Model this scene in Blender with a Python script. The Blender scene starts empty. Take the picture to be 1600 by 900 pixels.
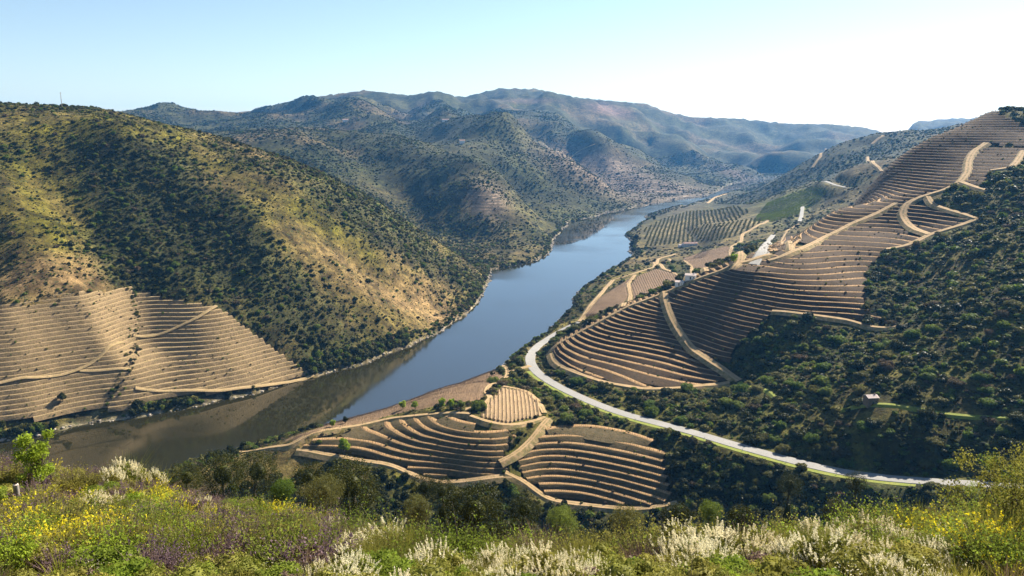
import bpy, math, random
import numpy as np
from mathutils import Vector

# ---------------------------------------------------------------- camera, sky, sun, exposure
scene = bpy.context.scene
rad = math.radians
CAM_Z = 220.0                      # metres above the river
FPX = 1200.0                       # focal length in photo pixels (1600 wide)
PITCH = math.atan(245.0 / FPX)     # eye level lies 245 px above the middle of the frame
cam_d = bpy.data.cameras.new('camera')
cam_d.sensor_width = 36.0
cam_d.lens = 36.0 * FPX / 1600.0
cam_d.clip_start = 0.3
cam_d.clip_end = 60000.0
cam = bpy.data.objects.new('camera', cam_d)
cam.location = (0, 0, CAM_Z)
cam.rotation_euler = (math.pi / 2 - PITCH, 0, 0)
scene.collection.objects.link(cam)
scene.camera = cam

SUN_AZ = rad(43)                   # clockwise from the view direction (+Y)
SUN_EL = rad(36)
world = bpy.data.worlds.new('World')
scene.world = world
world.use_nodes = True
wn = world.node_tree.nodes
sky = wn.new('ShaderNodeTexSky')
sky.sky_type = 'NISHITA'
sky.sun_disc = False
sky.sun_elevation = SUN_EL
sky.sun_rotation = SUN_AZ
sky.altitude = 300
sky.air_density = 1.0
sky.dust_density = 0.28
sky.ozone_density = 1.0
bg = wn['Background']
bg.inputs['Strength'].default_value = 0.05
world.node_tree.links.new(sky.outputs[0], bg.inputs['Color'])

sun_d = bpy.data.lights.new('sun', 'SUN')
sun_d.energy = 5.0
sun_d.angle = rad(0.53)
sun_d.color = (1.0, 0.92, 0.79)
sun = bpy.data.objects.new('sun', sun_d)
sdir = Vector((math.sin(SUN_AZ) * math.cos(SUN_EL), math.cos(SUN_AZ) * math.cos(SUN_EL), math.sin(SUN_EL)))
sun.rotation_euler = (-sdir).to_track_quat('-Z', 'Y').to_euler()
sun.location = (0, 0, 900)
scene.collection.objects.link(sun)

vs = scene.view_settings
vs.view_transform = 'Standard'
vs.look = 'None'
vs.exposure = 1.6
vs.gamma = 1.0
vs.use_curve_mapping = False
scene.cycles.max_bounces = 6
scene.cycles.diffuse_bounces = 2
scene.cycles.glossy_bounces = 2
scene.cycles.transmission_bounces = 2
scene.cycles.volume_bounces = 0
scene.cycles.use_denoising = True

rng = np.random.default_rng(7)
random.seed(7)
COL = scene.collection.objects

# ---------------------------------------------------------------- helpers
def link_mesh(name, me, parent=None, mat=None):
    o = bpy.data.objects.new(name, me)
    COL.link(o)
    if mat is not None and not me.materials:
        me.materials.append(mat)
    if parent is not None:
        o.parent = parent
    return o

def np_mesh(name, verts, faces, smooth=False, mats=None, mat_idx=None):
    """verts (n,3); faces (m,3|4) array"""
    verts = np.asarray(verts, dtype=np.float32)
    faces = np.asarray(faces, dtype=np.int32)
    me = bpy.data.meshes.new(name)
    k = faces.shape[1]
    me.vertices.add(len(verts)); me.vertices.foreach_set('co', verts.ravel())
    me.loops.add(faces.size); me.loops.foreach_set('vertex_index', faces.ravel())
    me.polygons.add(len(faces))
    me.polygons.foreach_set('loop_start', np.arange(0, faces.size, k, dtype=np.int32))
    if smooth:
        me.polygons.foreach_set('use_smooth', np.ones(len(faces), dtype=bool))
    for m in (mats or []):
        me.materials.append(m)
    if mat_idx is not None:
        me.polygons.foreach_set('material_index', np.asarray(mat_idx, dtype=np.int32))
    me.update(calc_edges=True)
    return me

def tag(o, label=None, cat=None, group=None, kind=None):
    if label: o['label'] = label
    if cat: o['category'] = cat
    if group: o['group'] = group
    if kind: o['kind'] = kind
    return o

def empty(name, loc=(0, 0, 0), rz=0.0, sc=1.0):
    o = bpy.data.objects.new(name, None)
    o.location = loc; o.rotation_euler = (0, 0, rz); o.scale = (sc, sc, sc)
    o.empty_display_size = 0.5
    COL.link(o)
    return o

def copy_tree(o, parent=None):
    c = o.copy(); COL.link(c); c.parent = parent
    for ch in o.children:
        copy_tree(ch, c)
    return c

def hash2(ix, iy, seed):
    h = (ix.astype(np.int64) * 374761393 + iy.astype(np.int64) * 668265263 + seed * 974711) & 0x7fffffff
    h = ((h ^ (h >> 13)) * 1274126177) & 0x7fffffff
    h = h ^ (h >> 16)
    return (h & 0xffff) / 65535.0

def vnoise(x, y, seed=0):
    ix = np.floor(x); iy = np.floor(y)
    fx = x - ix; fy = y - iy
    fx = fx * fx * fx * (fx * (fx * 6 - 15) + 10); fy = fy * fy * fy * (fy * (fy * 6 - 15) + 10)
    ix = ix.astype(np.int64); iy = iy.astype(np.int64)
    a = hash2(ix, iy, seed); b = hash2(ix + 1, iy, seed)
    c = hash2(ix, iy + 1, seed); d = hash2(ix + 1, iy + 1, seed)
    return (a * (1 - fx) + b * fx) * (1 - fy) + (c * (1 - fx) + d * fx) * fy     # 0..1

def fbm(x, y, seed=0, oct=4):
    s = 0; a = 1.0; t = 0
    for o in range(oct):
        c, sn = math.cos(o * 0.7 + seed), math.sin(o * 0.7 + seed)
        s = s + a * vnoise((x * c - y * sn) * 2 ** o + 17.3 * o, (x * sn + y * c) * 2 ** o - 9.1 * o, seed + o)
        t += a; a *= 0.5
    return s / t

def sstep(a, b, x):
    t = np.clip((x - a) / (b - a), 0, 1)
    return t * t * (3 - 2 * t)

# pixel (photo, 1600 x 900)  ->  azimuth and slope of the ray
cp, sp = math.cos(PITCH), math.sin(PITCH)
def ray(px, py):
    px = np.asarray(px, float); py = np.asarray(py, float)
    u = (px - 800.0) / FPX; v = (450.0 - py) / FPX
    dx = u; dy = cp + v * sp; dz = -sp + v * cp
    return np.arctan2(dx, dy), dz / np.hypot(dx, dy)

def project(x, y, z):
    dy = y * cp - (z - CAM_Z) * sp
    dz = y * sp + (z - CAM_Z) * cp
    dy = np.maximum(dy, 1e-3)
    return 800 + FPX * x / dy, 450 - FPX * dz / dy

# ---------------------------------------------------------------- land survey: control points
CTRL = []                                         # azimuth, ln distance, height
def P(px, py, D):                                 # seen at a pixel, at a distance
    a, t = ray(px, py); CTRL.append((float(a), math.log(D), CAM_Z + D * float(t)))
def Z(px, py, z):                                 # seen at a pixel, at a height
    a, t = ray(px, py); CTRL.append((float(a), math.log((z - CAM_Z) / float(t)), z))
def G(px, D, z, py=300):                          # by bearing, distance and height
    a, t = ray(px, py); CTRL.append((float(a), math.log(D), z))

# the hillside the camera stands on
for px in (-300, 0, 250, 500, 700, 900, 1150, 1400, 1600, 1900):
    G(px, 2, 217.5, 800); G(px, 5, 215.5, 800); G(px, 10, 212.6, 850)
for px, py, D in ((-300, 900, 18), (0, 900, 18), (250, 900, 18), (500, 900, 17), (700, 900, 17), (900, 900, 17), (1150, 900, 17), (1400, 900, 17), (1600, 900, 17), (1900, 900, 17),
                  (-300, 820, 32), (0, 820, 32), (250, 826, 31), (500, 848, 26), (700, 893, 18.6), (900, 895, 18.2), (1150, 893, 18.6), (1400, 874, 21), (1600, 838, 27), (1900, 830, 28),
                  (-300, 770, 56), (0, 766, 57), (250, 768, 56), (500, 818, 37), (700, 884, 22.5), (900, 888, 21.5), (1150, 882, 22.5), (1400, 842, 30), (1600, 780, 46), (1900, 770, 50)):
    P(px, py, D)
for px in (700, 900, 1150):
    G(px, 32, 200.0, 850); G(px, 45, 191.5, 850)
G(500, 48, 191.5, 800); G(1400, 40, 197.5, 800)
for px, prof in {-300: ((85, 179), (130, 150), (200, 105), (300, 45), (380, 5), (430, -4)),
                 0: ((85, 178), (130, 150), (200, 104), (300, 44), (380, 5), (430, -4)),
                 250: ((80, 177), (130, 148), (200, 104), (300, 48), (390, 14), (440, 3)),
                 500: ((75, 176), (130, 143), (200, 101), (300, 46), (370, 20), (410, 16)),
                 700: ((70, 176), (130, 143), (200, 104), (290, 48), (340, 13)),
                 900: ((70, 176), (130, 143), (200, 104), (290, 46), (335, 10)),
                 1150: ((70, 176), (130, 143), (200, 104), (280, 46), (325, 19)),
                 1400: ((70, 178), (130, 144), (200, 103), (260, 66), (300, 42)),
                 1600: ((75, 179), (130, 150), (200, 108), (250, 80), (280, 66)),
                 1900: ((75, 180), (130, 152), (200, 112), (260, 88), (300, 76))}.items():
    for D, z in prof: G(px, D * (math.hypot(1, (px - 800) / FPX) if px > 1300 and D > 150 else 1), z, 760)

# left bank, shore and slope
SHORE_L = [(-330, 735), (-150, 712), (0, 690), (60, 682), (125, 664), (200, 655), (330, 630), (420, 608), (490, 590), (560, 570), (600, 555), (650, 538), (690, 515), (722, 497), (745, 475), (757, 455), (768, 432), (776, 421)]
SHORE_L2 = [(776, 420), (820, 413), (850, 403), (866, 375), (884, 349), (930, 338), (960, 330), (986, 326), (1020, 318), (1058, 312), (1105, 306), (1121, 300), (1133, 292), (1151, 286), (1170, 281.5), (1196, 279.5)]
for s in SHORE_L + SHORE_L2: Z(s[0], s[1], 0.0)
for a in ((0, 560, 588), (0, 450, 700), (0, 300, 860), (0, 215, 965), (0, 165, 1050), (100, 440, 720), (100, 300, 885), (110, 166, 1080),
          (200, 560, 640), (200, 450, 738), (200, 300, 900), (190, 174, 1100), (330, 540, 690), (330, 450, 770), (330, 320, 930), (325, 206, 1130),
          (450, 520, 730), (450, 450, 795), (450, 330, 950), (450, 242, 1120), (600, 480, 850), (600, 400, 950), (600, 312, 1090),
          (700, 440, 1000), (700, 377, 1080), (742, 408, 1090), (-250, 450, 700), (-250, 300, 850), (-250, 160, 1050)):
    k_ = math.hypot(1, (a[0] - 800) / FPX); ys_ = np.interp(a[0], [s[0] for s in SHORE_L], [s[1] for s in SHORE_L]); ds_ = -CAM_Z / float(ray(a[0], ys_)[1])
    P(a[0], a[1], ds_ + (a[2] * k_ - ds_) * (0.66 if a[0] < 650 else 0.66 + 0.34 * (a[0] - 650) / 100))
for a in ((-250, 1700, 250), (0, 1600, 238), (200, 1550, 215), (330, 1480, 175), (450, 1400, 130), (600, 1330, 70), (700, 1270, 30), (755, 1210, 3),
          (0, 2000, 190), (200, 2000, 170), (350, 1800, 130), (450, 1650, 90), (600, 1560, 55), (0, 3200, 230), (-250, 2500, 200)):
    G(*a)
# second and third spurs of the left bank
for a in ((800, 372, 1480), (800, 300, 1830), (700, 345, 1540), (700, 300, 1700), (700, 250, 1960), (650, 204, 2200), (560, 250, 1880), (540, 192, 2350), (450, 200, 2300), (760, 245, 2080), (840, 330, 1800),
          (900, 290, 2320), (930, 315, 2200), (840, 217, 2600), (785, 190, 2800), (960, 300, 2420), (850, 300, 2150), (700, 186, 3000),
          (1010, 266, 3000), (1060, 285, 2950), (930, 229, 3300), (880, 203, 3700), (1100, 284, 3250), (1000, 245, 3500), (1080, 262, 3700), (1130, 262, 4100)):
    P(*a)
for a in ((650, 2700, 195), (540, 2800, 215), (450, 2900, 215), (300, 3000, 205), (840, 3050, 130), (900, 2700, 35), (930, 3800, 130), (1000, 3250, 45)): G(*a)
# the far mountains
FAR = [(-300, 190, 4300), (60, 190, 4300), (165, 182, 4300), (240, 172, 4400), (320, 179, 4500), (430, 167, 4800), (500, 148, 5000), (570, 139, 5000), (640, 147, 4900), (680, 140, 4800), (722, 150, 5000), (780, 136, 5300), (840, 137, 5300), (900, 150, 5300), (960, 156, 5400), (1010, 160, 5600),
       (1040, 172, 5700), (1080, 181, 5800), (1150, 183, 6000), (1230, 191, 6300), (1300, 192, 6500), (1350, 197, 6600), (1390, 207, 6900), (1480, 193, 7600), (1600, 195, 7600), (1900, 200, 7600)]
for a in FAR:
    P(*a); az_, t_ = ray(a[0], a[1]); CTRL.append((float(az_), math.log(a[2] * 1.35), CAM_Z + a[2] * float(t_) - 200))
for a in ((560, 176, 3900), (700, 172, 3900), (800, 178, 4000), (900, 190, 4300), (1000, 205, 4500), (1050, 225, 4500), (1100, 235, 4800), (1180, 240, 5000), (1200, 262, 4400), (1280, 232, 5000), (1350, 222, 5500), (430, 185, 3600), (300, 190, 3500)):
    P(*a)

# right bank: shore, near spur with its fields, ravine, road
SHORE_R = [(1200, 283), (1170, 292), (1135, 302), (1112, 311), (1072, 321), (1047, 326), (1027, 332), (1011, 338), (1002, 348), (981, 364), (980, 373), (987, 386), (991, 398), (962, 415), (925, 440), (900, 462), (884, 490), (868, 508), (815, 551), (775, 577), (690, 612), (600, 641), (520, 662), (430, 690), (350, 712), (285, 734)]
for s in SHORE_R: Z(s[0], s[1], 0.0)
for a in ((480, 688, 27), (560, 655, 24), (640, 628, 20), (700, 640, 40), (700, 604, 15), (770, 582, 17), (780, 600, 33), (800, 640, 40), (740, 655, 41), (850, 652, 38), (640, 700, 28), (700, 745, 19), (800, 745, 21), (720, 690, 34), (790, 700, 32), (560, 710, 22), (420, 695, 12),
          (480, 715, 18), (860, 665, 36), (950, 665, 36), (1030, 700, 34), (1040, 785, 19), (900, 786, 12), (950, 730, 25), (830, 720, 25),
          (828, 560, 27), (845, 595, 27), (900, 617, 31), (1000, 652, 35), (1100, 685, 39), (1200, 710, 43), (1350, 738, 48), (1500, 753, 54), (1600, 762, 62), (1100, 630, 44), (1225, 640, 53), (1225, 600, 61), (1225, 500, 83),
          (862, 550, 37), (900, 575, 37), (1000, 603, 39), (1140, 592, 47),
          (930, 505, 56), (980, 478, 69), (1040, 452, 83), (1090, 434, 96), (1160, 410, 111), (1225, 384, 122), (1225, 440, 104), (1170, 450, 97), (940, 545, 46), (1040, 520, 60), (1080, 545, 55), (1120, 480, 82), (1130, 540, 63)):
    Z(*a)
for a in ((1300, 330, 780), (1260, 360, 750),
          (1300, 680, 405), (1360, 632, 412), (1400, 650, 395), (1400, 560, 455), (1390, 500, 515), (1400, 430, 605), (1400, 350, 715), (1400, 300, 795), (1392, 256, 880),
          (1500, 650, 388), (1500, 550, 435), (1500, 450, 510), (1500, 380, 590), (1500, 300, 720), (1500, 230, 840), (1452, 216, 905), (1560, 169, 940),
          (1600, 650, 372), (1600, 500, 440), (1600, 400, 520), (1600, 300, 680), (1600, 200, 860), (1600, 174, 930),
          (1850, 650, 350), (1850, 500, 410), (1850, 400, 470), (1850, 300, 610), (1850, 180, 860)):
    P(a[0], a[1], a[2] * math.hypot(1, (a[0] - 800) / FPX))
for a in ((862, 720, 22), (980, 830, 22), (1090, 850, 38), (1160, 880, 50), (1225, 880, 66), (1300, 980, 96), (1392, 1150, 125), (1452, 1220, 160), (1560, 1450, 190), (1850, 1500, 200),
          (1392, 1500, 110), (1560, 1700, 160)): G(*a)
for a in ((940, 460, 20), (1020, 440, 28), (900, 480, 12), (960, 430, 16), (1040, 405, 24), (1090, 400, 32), (1140, 395, 45), (1020, 375, 16), (1060, 365, 26), (1130, 365, 40), (1100, 340, 26), (1180, 350, 48), (1050, 335, 7), (1100, 322, 6), (1190, 375, 52), (1140, 310, 10), (1190, 310, 34)):
    Z(*a)
for a in ((1240, 322, 1650), (1250, 295, 2050), (1300, 278, 1900), (1300, 240, 2500), (1350, 260, 1700), (1400, 212, 2500), (1455, 209, 2600), (1245, 270, 2700), (1230, 280, 2900)):
    P(*a)
for a in ((1300, 3300, 70), (1400, 3600, 120), (1250, 3500, 0), (1210, 3400, -5), (1560, 3000, 220), (1850, 3000, 230)): G(*a)

CT = np.array(CTRL)
# the sheet: a fan of vertices, finer near the viewer
NA, ND = 730, 730
AZ = np.linspace(rad(-54), rad(54), NA)
LD = np.linspace(math.log(2.0), math.log(11500.0), ND)

def tps_fit(c, lam):
    n = len(c)
    d2 = (c[:, None, 0] - c[None, :, 0]) ** 2 + (c[:, None, 1] - c[None, :, 1]) ** 2
    K = 0.5 * d2 * np.log(d2 + 1e-12) + lam * np.eye(n)
    Pm = np.c_[np.ones(n), c[:, :2]]
    A = np.block([[K, Pm], [Pm.T, np.zeros((3, 3))]])
    return np.linalg.solve(A, np.r_[c[:, 2], 0, 0, 0])

# coarse spline, then refined bilinearly: the spline is smooth
W = tps_fit(CT, 2e-4)
ca = np.linspace(AZ[0], AZ[-1], 300); cd = np.linspace(LD[0], LD[-1], 330)
A2, L2 = np.meshgrid(ca, cd, indexing='ij')
zb = W[-3] + W[-2] * A2 + W[-1] * L2
for i in range(len(CT)):
    d2 = (A2 - CT[i, 0]) ** 2 + (L2 - CT[i, 1]) ** 2
    zb += W[i] * 0.5 * d2 * np.log(d2 + 1e-12)
def cubic_resample(zb, ca, cd, aq, dq):
    def w1(x, xs):
        t = (xs - x[0]) / (x[1] - x[0]); i = np.clip(np.floor(t).astype(int), 1, len(x) - 3); f = t - i
        return i, np.stack([-f**3 + 2*f**2 - f, 3*f**3 - 5*f**2 + 2, -3*f**3 + 4*f**2 + f, f**3 - f**2]) / 2
    ia, wa = w1(ca, aq); idd, wd = w1(cd, dq)
    tmp = sum(wa[k][:, None] * zb[ia + k - 1, :] for k in range(4))
    return sum(wd[k][None, :] * tmp[:, idd + k - 1] for k in range(4))
HT = cubic_resample(zb, ca, cd, AZ, LD)
AA, LL = np.meshgrid(AZ, LD, indexing='ij')
DD = np.exp(LL)
XX = DD * np.sin(AA); YY = DD * np.cos(AA)

def height(x, y, F=None):
    F = HT if F is None else F
    a = np.arctan2(x, y); l = np.log(np.maximum(np.hypot(x, y), 2.0))
    ta = np.clip((a - AZ[0]) / (AZ[1] - AZ[0]), 0, NA - 1.001); tl = np.clip((l - LD[0]) / (LD[1] - LD[0]), 0, ND - 1.001)
    i = ta.astype(int); j = tl.astype(int); fa = ta - i; fl = tl - j
    return (F[i, j] * (1 - fa) + F[i + 1, j] * fa) * (1 - fl) + (F[i, j + 1] * (1 - fa) + F[i + 1, j + 1] * fa) * fl

def drape(pts, F=None, dmin=25.0):
    """photo pixels -> points on the land (first hit of each ray)"""
    F = HT if F is None else F
    out = []
    for px, py in pts:
        a, t = ray(px, py)
        x = DD[0] * math.sin(a); y = DD[0] * math.cos(a)
        h = height(x, y, F)
        r = (h - CAM_Z) / DD[0] - float(t)
        r[DD[0] < dmin] = -1
        k = np.argmax(r > 0) if (r > 0).any() else int(np.argmax(r))
        d = DD[0][k]
        if k > 0 and r[k] > 0 > r[k - 1]:
            f = r[k - 1] / (r[k - 1] - r[k]); d = DD[0][k - 1] + f * (DD[0][k] - DD[0][k - 1])
        out.append((d * math.sin(a), d * math.cos(a), CAM_Z + d * float(t)))
    return np.array(out)

def resample(p, step):
    p = np.asarray(p, float); s = np.r_[0, np.cumsum(np.hypot(*(np.diff(p[:, :2], axis=0).T)))]
    n = max(2, int(s[-1] / step) + 1); q = np.linspace(0, s[-1], n)
    return np.stack([np.interp(q, s, p[:, k]) for k in range(p.shape[1])], 1)

def smooth_line(p, n, ends=True):
    p = p.copy()
    for _ in range(n):
        q = p.copy(); q[1:-1] = 0.25 * p[:-2] + 0.5 * p[1:-1] + 0.25 * p[2:]
        p = q
    return p

def in_poly(x, y, poly):
    ins = np.zeros(x.shape, bool); n = len(poly); j = n - 1
    for i in range(n):
        xi, yi = poly[i]; xj, yj = poly[j]
        if yi != yj:
            c = ((yi > y) != (yj > y)) & (x < (xj - xi) * (y - yi) / (yj - yi) + xi)
            ins ^= c
        j = i
    return ins

def line_dist(x, y, line):
    """distance to a polyline, and the height of its nearest point"""
    best = np.full(x.shape, 1e9); zz = np.zeros(x.shape)
    for i in range(len(line) - 1):
        ax, ay = line[i][:2]; bx, by = line[i + 1][:2]
        ux, uy = bx - ax, by - ay; L = ux * ux + uy * uy + 1e-9
        t = np.clip(((x - ax) * ux + (y - ay) * uy) / L, 0, 1)
        d = np.hypot(x - ax - t * ux, y - ay - t * uy)
        m = d < best
        best = np.where(m, d, best)
        if len(line[i]) > 2: zz = np.where(m, line[i][2] + t * (line[i + 1][2] - line[i][2]), zz)
    return best, zz

# ---- gullies and ribs that the light picks out
def groove(pts, depth, width, F):
    l = resample(drape(pts, F), 12); l = smooth_line(l, 4)
    sel = (XX > l[:, 0].min() - 3 * width) & (XX < l[:, 0].max() + 3 * width) & (YY > l[:, 1].min() - 3 * width) & (YY < l[:, 1].max() + 3 * width)
    d, _ = line_dist(XX[sel], YY[sel], l[::2])
    F[sel] -= depth * np.exp(-(d / width) ** 2)
BASE = HT.copy()
for pts, dep, w in (
        ([(60, 235), (120, 300), (180, 365), (215, 430), (210, 470), (208, 520)], 12, 36),
        ([(120, 205), (170, 225), (240, 300), (310, 380), (340, 440)], 9, 34),
        ([(250, 200), (360, 262), (470, 325), (560, 385), (650, 445), (720, 480)], 12, 36),
        ([(420, 290), (500, 380), (560, 470), (600, 540)], -9, 36),
        ([(200, 195), (300, 245), (400, 330), (470, 430), (520, 520)], -10, 40),
        ([(-40, 260), (40, 360), (90, 470), (110, 600)], -9, 45),
        ([(300, 400), (330, 500), (350, 600)], -7, 35),
        ([(600, 190), (640, 203), (720, 262), (790, 300), (860, 345)], -30, 85),
        ([(520, 200), (560, 220), (610, 265), (680, 330), (755, 395)], 30, 80),
        ([(690, 205), (740, 235), (800, 268), (850, 312), (884, 347)], 34, 80),
        ([(690, 320), (740, 300), (800, 340), (850, 375)], -14, 45),
        ([(700, 184), (785, 192), (845, 222), (905, 287), (1000, 317)], -34, 95),
        ([(830, 195), (880, 225), (940, 268), (1000, 300), (1040, 312)], 36, 100),
        ([(800, 185), (880, 203), (930, 228), (1010, 266), (1120, 294)], -36, 110),
        ([(930, 205), (1000, 235), (1060, 262), (1130, 288)], 34, 110),
        ([(960, 195), (1050, 225), (1110, 252), (1165, 280)], -40, 140),
        ([(420, 170), (500, 180), (560, 186)], -30, 130),
        ([(900, 165), (1000, 190), (1090, 222), (1180, 262)], -60, 190),
        ([(1040, 185), (1100, 215), (1170, 250)], 60, 160),
        ([(1140, 190), (1180, 225), (1220, 258)], -60, 180),
        ([(1200, 196), (1225, 230), (1240, 262)], 60, 160),
        ([(1290, 197), (1260, 230), (1250, 262)], -50, 180),
        ([(680, 145), (690, 165), (740, 182)], -30, 170),
        ([(570, 143), (580, 165), (600, 180)], -25, 170),
        ([(625, 150), (640, 172), (660, 185)], 60, 150),
        ([(730, 152), (790, 172), (860, 190)], 60, 170),
        ([(1170, 580), (1230, 550), (1330, 530), (1430, 480), (1520, 400)], 5, 30),
        ([(1350, 500), (1450, 440), (1560, 330)], 6, 30)):
    groove(pts, dep * (1.35 if pts[0][0] < 800 or pts[0][1] < 260 else 1.0), w, HT)

# ---- where the vineyards lie: outline as surveyed from the viewpoint, range of distances, terrace rise
VINE = {
 'spur':   dict(poly=[(858, 546), (880, 526), (930, 500), (985, 470), (1042, 452), (1044, 487), (1066, 526), (1088, 552), (1134, 580), (1152, 594), (1100, 602), (1060, 607), (1010, 608), (950, 597), (900, 582), (868, 566)], d=(440, 900), dz=2.3, ang=50),
 'face':   dict(poly=[(1042, 452), (1090, 426), (1165, 398), (1212, 380), (1222, 352), (1290, 306), (1345, 262), (1370, 244), (1450, 209), (1556, 160), (1563, 176), (1610, 198), (1610, 228), (1542, 222), (1512, 244), (1512, 266), (1500, 284), (1450, 304), (1415, 317), (1407, 336), (1420, 355), (1450, 368), (1415, 386), (1384, 392), (1358, 412), (1352, 445), (1352, 478), (1408, 508), (1300, 498), (1206, 487), (1170, 522), (1148, 545), (1140, 575), (1152, 594), (1134, 580), (1088, 552), (1066, 526), (1044, 487)], d=(440, 1250), dz=2.7, ang=50),
 'loop':   dict(poly=[(1449, 308), (1417, 319), (1410, 335), (1421, 352), (1453, 366), (1524, 344), (1458, 320)], d=(600, 1000), dz=2.9, ang=52),
 'brow':   dict(poly=[(1503, 284), (1514, 266), (1514, 244), (1542, 224), (1610, 230), (1597, 240), (1583, 262), (1547, 268), (1543, 285), (1520, 292)], d=(700, 1250), dz=2.9, ang=50),
 'knoll':  dict(poly=[(474, 690), (500, 680), (535, 671), (605, 655), (640, 648), (690, 646), (735, 648), (745, 660), (790, 668), (810, 676), (800, 690), (786, 712), (796, 738), (750, 748), (670, 749), (643, 738), (608, 722), (560, 714), (515, 709), (470, 701)], d=(370, 560), dz=2.2, ang=44),
 'slope':  dict(poly=[(858, 655), (880, 659), (925, 660), (985, 668), (1030, 688), (1044, 700), (1042, 730), (1058, 783), (1000, 794), (900, 784), (862, 780), (826, 752), (800, 722), (835, 690)], d=(350, 560), dz=2.2, ang=44),
 'west':   dict(poly=[(-160, 480), (0, 472), (100, 456), (170, 448), (210, 446), (221, 490), (219, 540), (205, 580), (179, 612), (158, 640), (100, 648), (60, 654), (0, 655), (-160, 682)], d=(480, 1100), dz=2.8, ang=54),
 'bend':   dict(poly=[(205, 446), (255, 462), (330, 475), (350, 482), (400, 520), (440, 550), (490, 584), (420, 600), (335, 612), (240, 624), (172, 642), (152, 636), (170, 612), (194, 580), (208, 540), (210, 490)], d=(480, 1000), dz=2.8, ang=54),
}
VM = np.zeros_like(HT)                            # which vineyard a vertex lies in
def poly_mask(poly, d, x, y, z):
    px, py = project(x, y, z); D = np.hypot(x, y)
    return in_poly(px, py, poly) & (D > d[0]) & (D < d[1])
for k, (n, v) in enumerate(VINE.items()):
    VM[poly_mask(v['poly'], v['d'], XX, YY, HT)] = k + 1
def blur(F, n):
    for _ in range(n):
        F = np.pad(F, 1, mode='edge'); F = (F[:-2, 1:-1] + F[2:, 1:-1] + F[1:-1, :-2] + F[1:-1, 2:] + 2 * F[1:-1, 1:-1]) / 6
    return F
VSOFT = np.clip(blur((VM > 0).astype(float), 14) * 1.6, 0, 1)

# ---- rougher relief, growing with distance
def river_polygon():
    ring = []
    for s in SHORE_L + SHORE_L2[1:]:
        a, t = ray(*s); d = -CAM_Z / float(t); ring.append((d * math.sin(a), d * math.cos(a)))
    ring = ring[:]
    x, y = ring[-1]
    ring += [(x + 150, y + 120), (x + 700, y + 260), (x + 1000, y + 200), (x + 950, y - 30), (x + 330, y - 60)]
    for s in SHORE_R:
        a, t = ray(*s); d = -CAM_Z / float(t); ring.append((d * math.sin(a), d * math.cos(a)))
    ring += [(-245, 400), (-330, 330), (-480, 290), (-620, 240)]
    return ring
RIVER = river_polygon()
rc = resample(np.array(RIVER + [RIVER[0]]), 14)
# wobble the shore a little so that it is not drawn with a ruler
wob = (fbm(rc[:, 0] / 38, rc[:, 1] / 38, 3, 3) - 0.5) * np.clip(np.hypot(rc[:, 0], rc[:, 1]) / 900, 0.5, 2.5) * 14
tx = np.gradient(rc[:, 0]); ty = np.gradient(rc[:, 1]); tl = np.hypot(tx, ty) + 1e-9
rc = rc + np.stack([-ty / tl * wob, tx / tl * wob], 1)
RIVER = [tuple(p) for p in rc[:-1]]
def river_sd(x, y):
    """signed distance to the water's edge, positive on land"""
    d = np.full(x.shape, 1e9)
    for i in range(len(rc) - 1):
        ax, ay = rc[i]; bx, by = rc[i + 1]; ux, uy = bx - ax, by - ay; L = ux * ux + uy * uy + 1e-9
        t = np.clip(((x - ax) * ux + (y - ay) * uy) / L, 0, 1)
        np.minimum(d, (x - ax - t * ux) ** 2 + (y - ay - t * uy) ** 2, out=d)
    d = np.sqrt(d)
    return np.where(in_poly(x, y, RIVER), -d, d)
sdc = river_sd(XX[::4, ::4], YY[::4, ::4])
SD = cubic_resample(sdc, AZ[::4], LD[::4], AZ, LD)
m = (np.abs(SD) < 0.05 * DD + 15) & (DD > 300)
SD[m] = river_sd(XX[m], YY[m])

far = sstep(1250, 2400, DD)
land = sstep(5, 160, SD)
rid = 1 - np.abs(2 * fbm(XX / 620 + 3.1, YY / 620, 11, 4) - 1) * 1.7
HT += far * land * (rid - 0.55) * (38 + 42 * sstep(2500, 4500, DD)) * (0.35 + 0.65 * sstep(60, 400, SD))
rid2 = 1 - np.abs(2 * fbm(XX / 170, YY / 170, 21, 3) - 1) * 1.8
HT += (1 - 0.8 * VSOFT) * land * (0.25 + 0.75 * sstep(900, 1800, DD)) * sstep(420, 800, DD) * (rid2 - 0.5) * 11 * (1 - 0.85 * ((XX > 0.0) & (DD < 1300)))
rid3 = 1 - np.abs(2 * fbm(XX / 330, YY / 330, 25, 4) - 1) * 1.8
HT += sstep(3300, 4500, DD) * (rid3 - 0.5) * 55
fine = (fbm(XX / 26, YY / 26, 31, 4) - 0.5)
HT += (1 - 0.93 * VSOFT) * fine * np.clip(0.006 * DD, 0.15, 5.0) * sstep(0, 30, SD) * np.where((XX > -20) & (DD > 330) & (DD < 1300), 0.35, 1.0)
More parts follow.
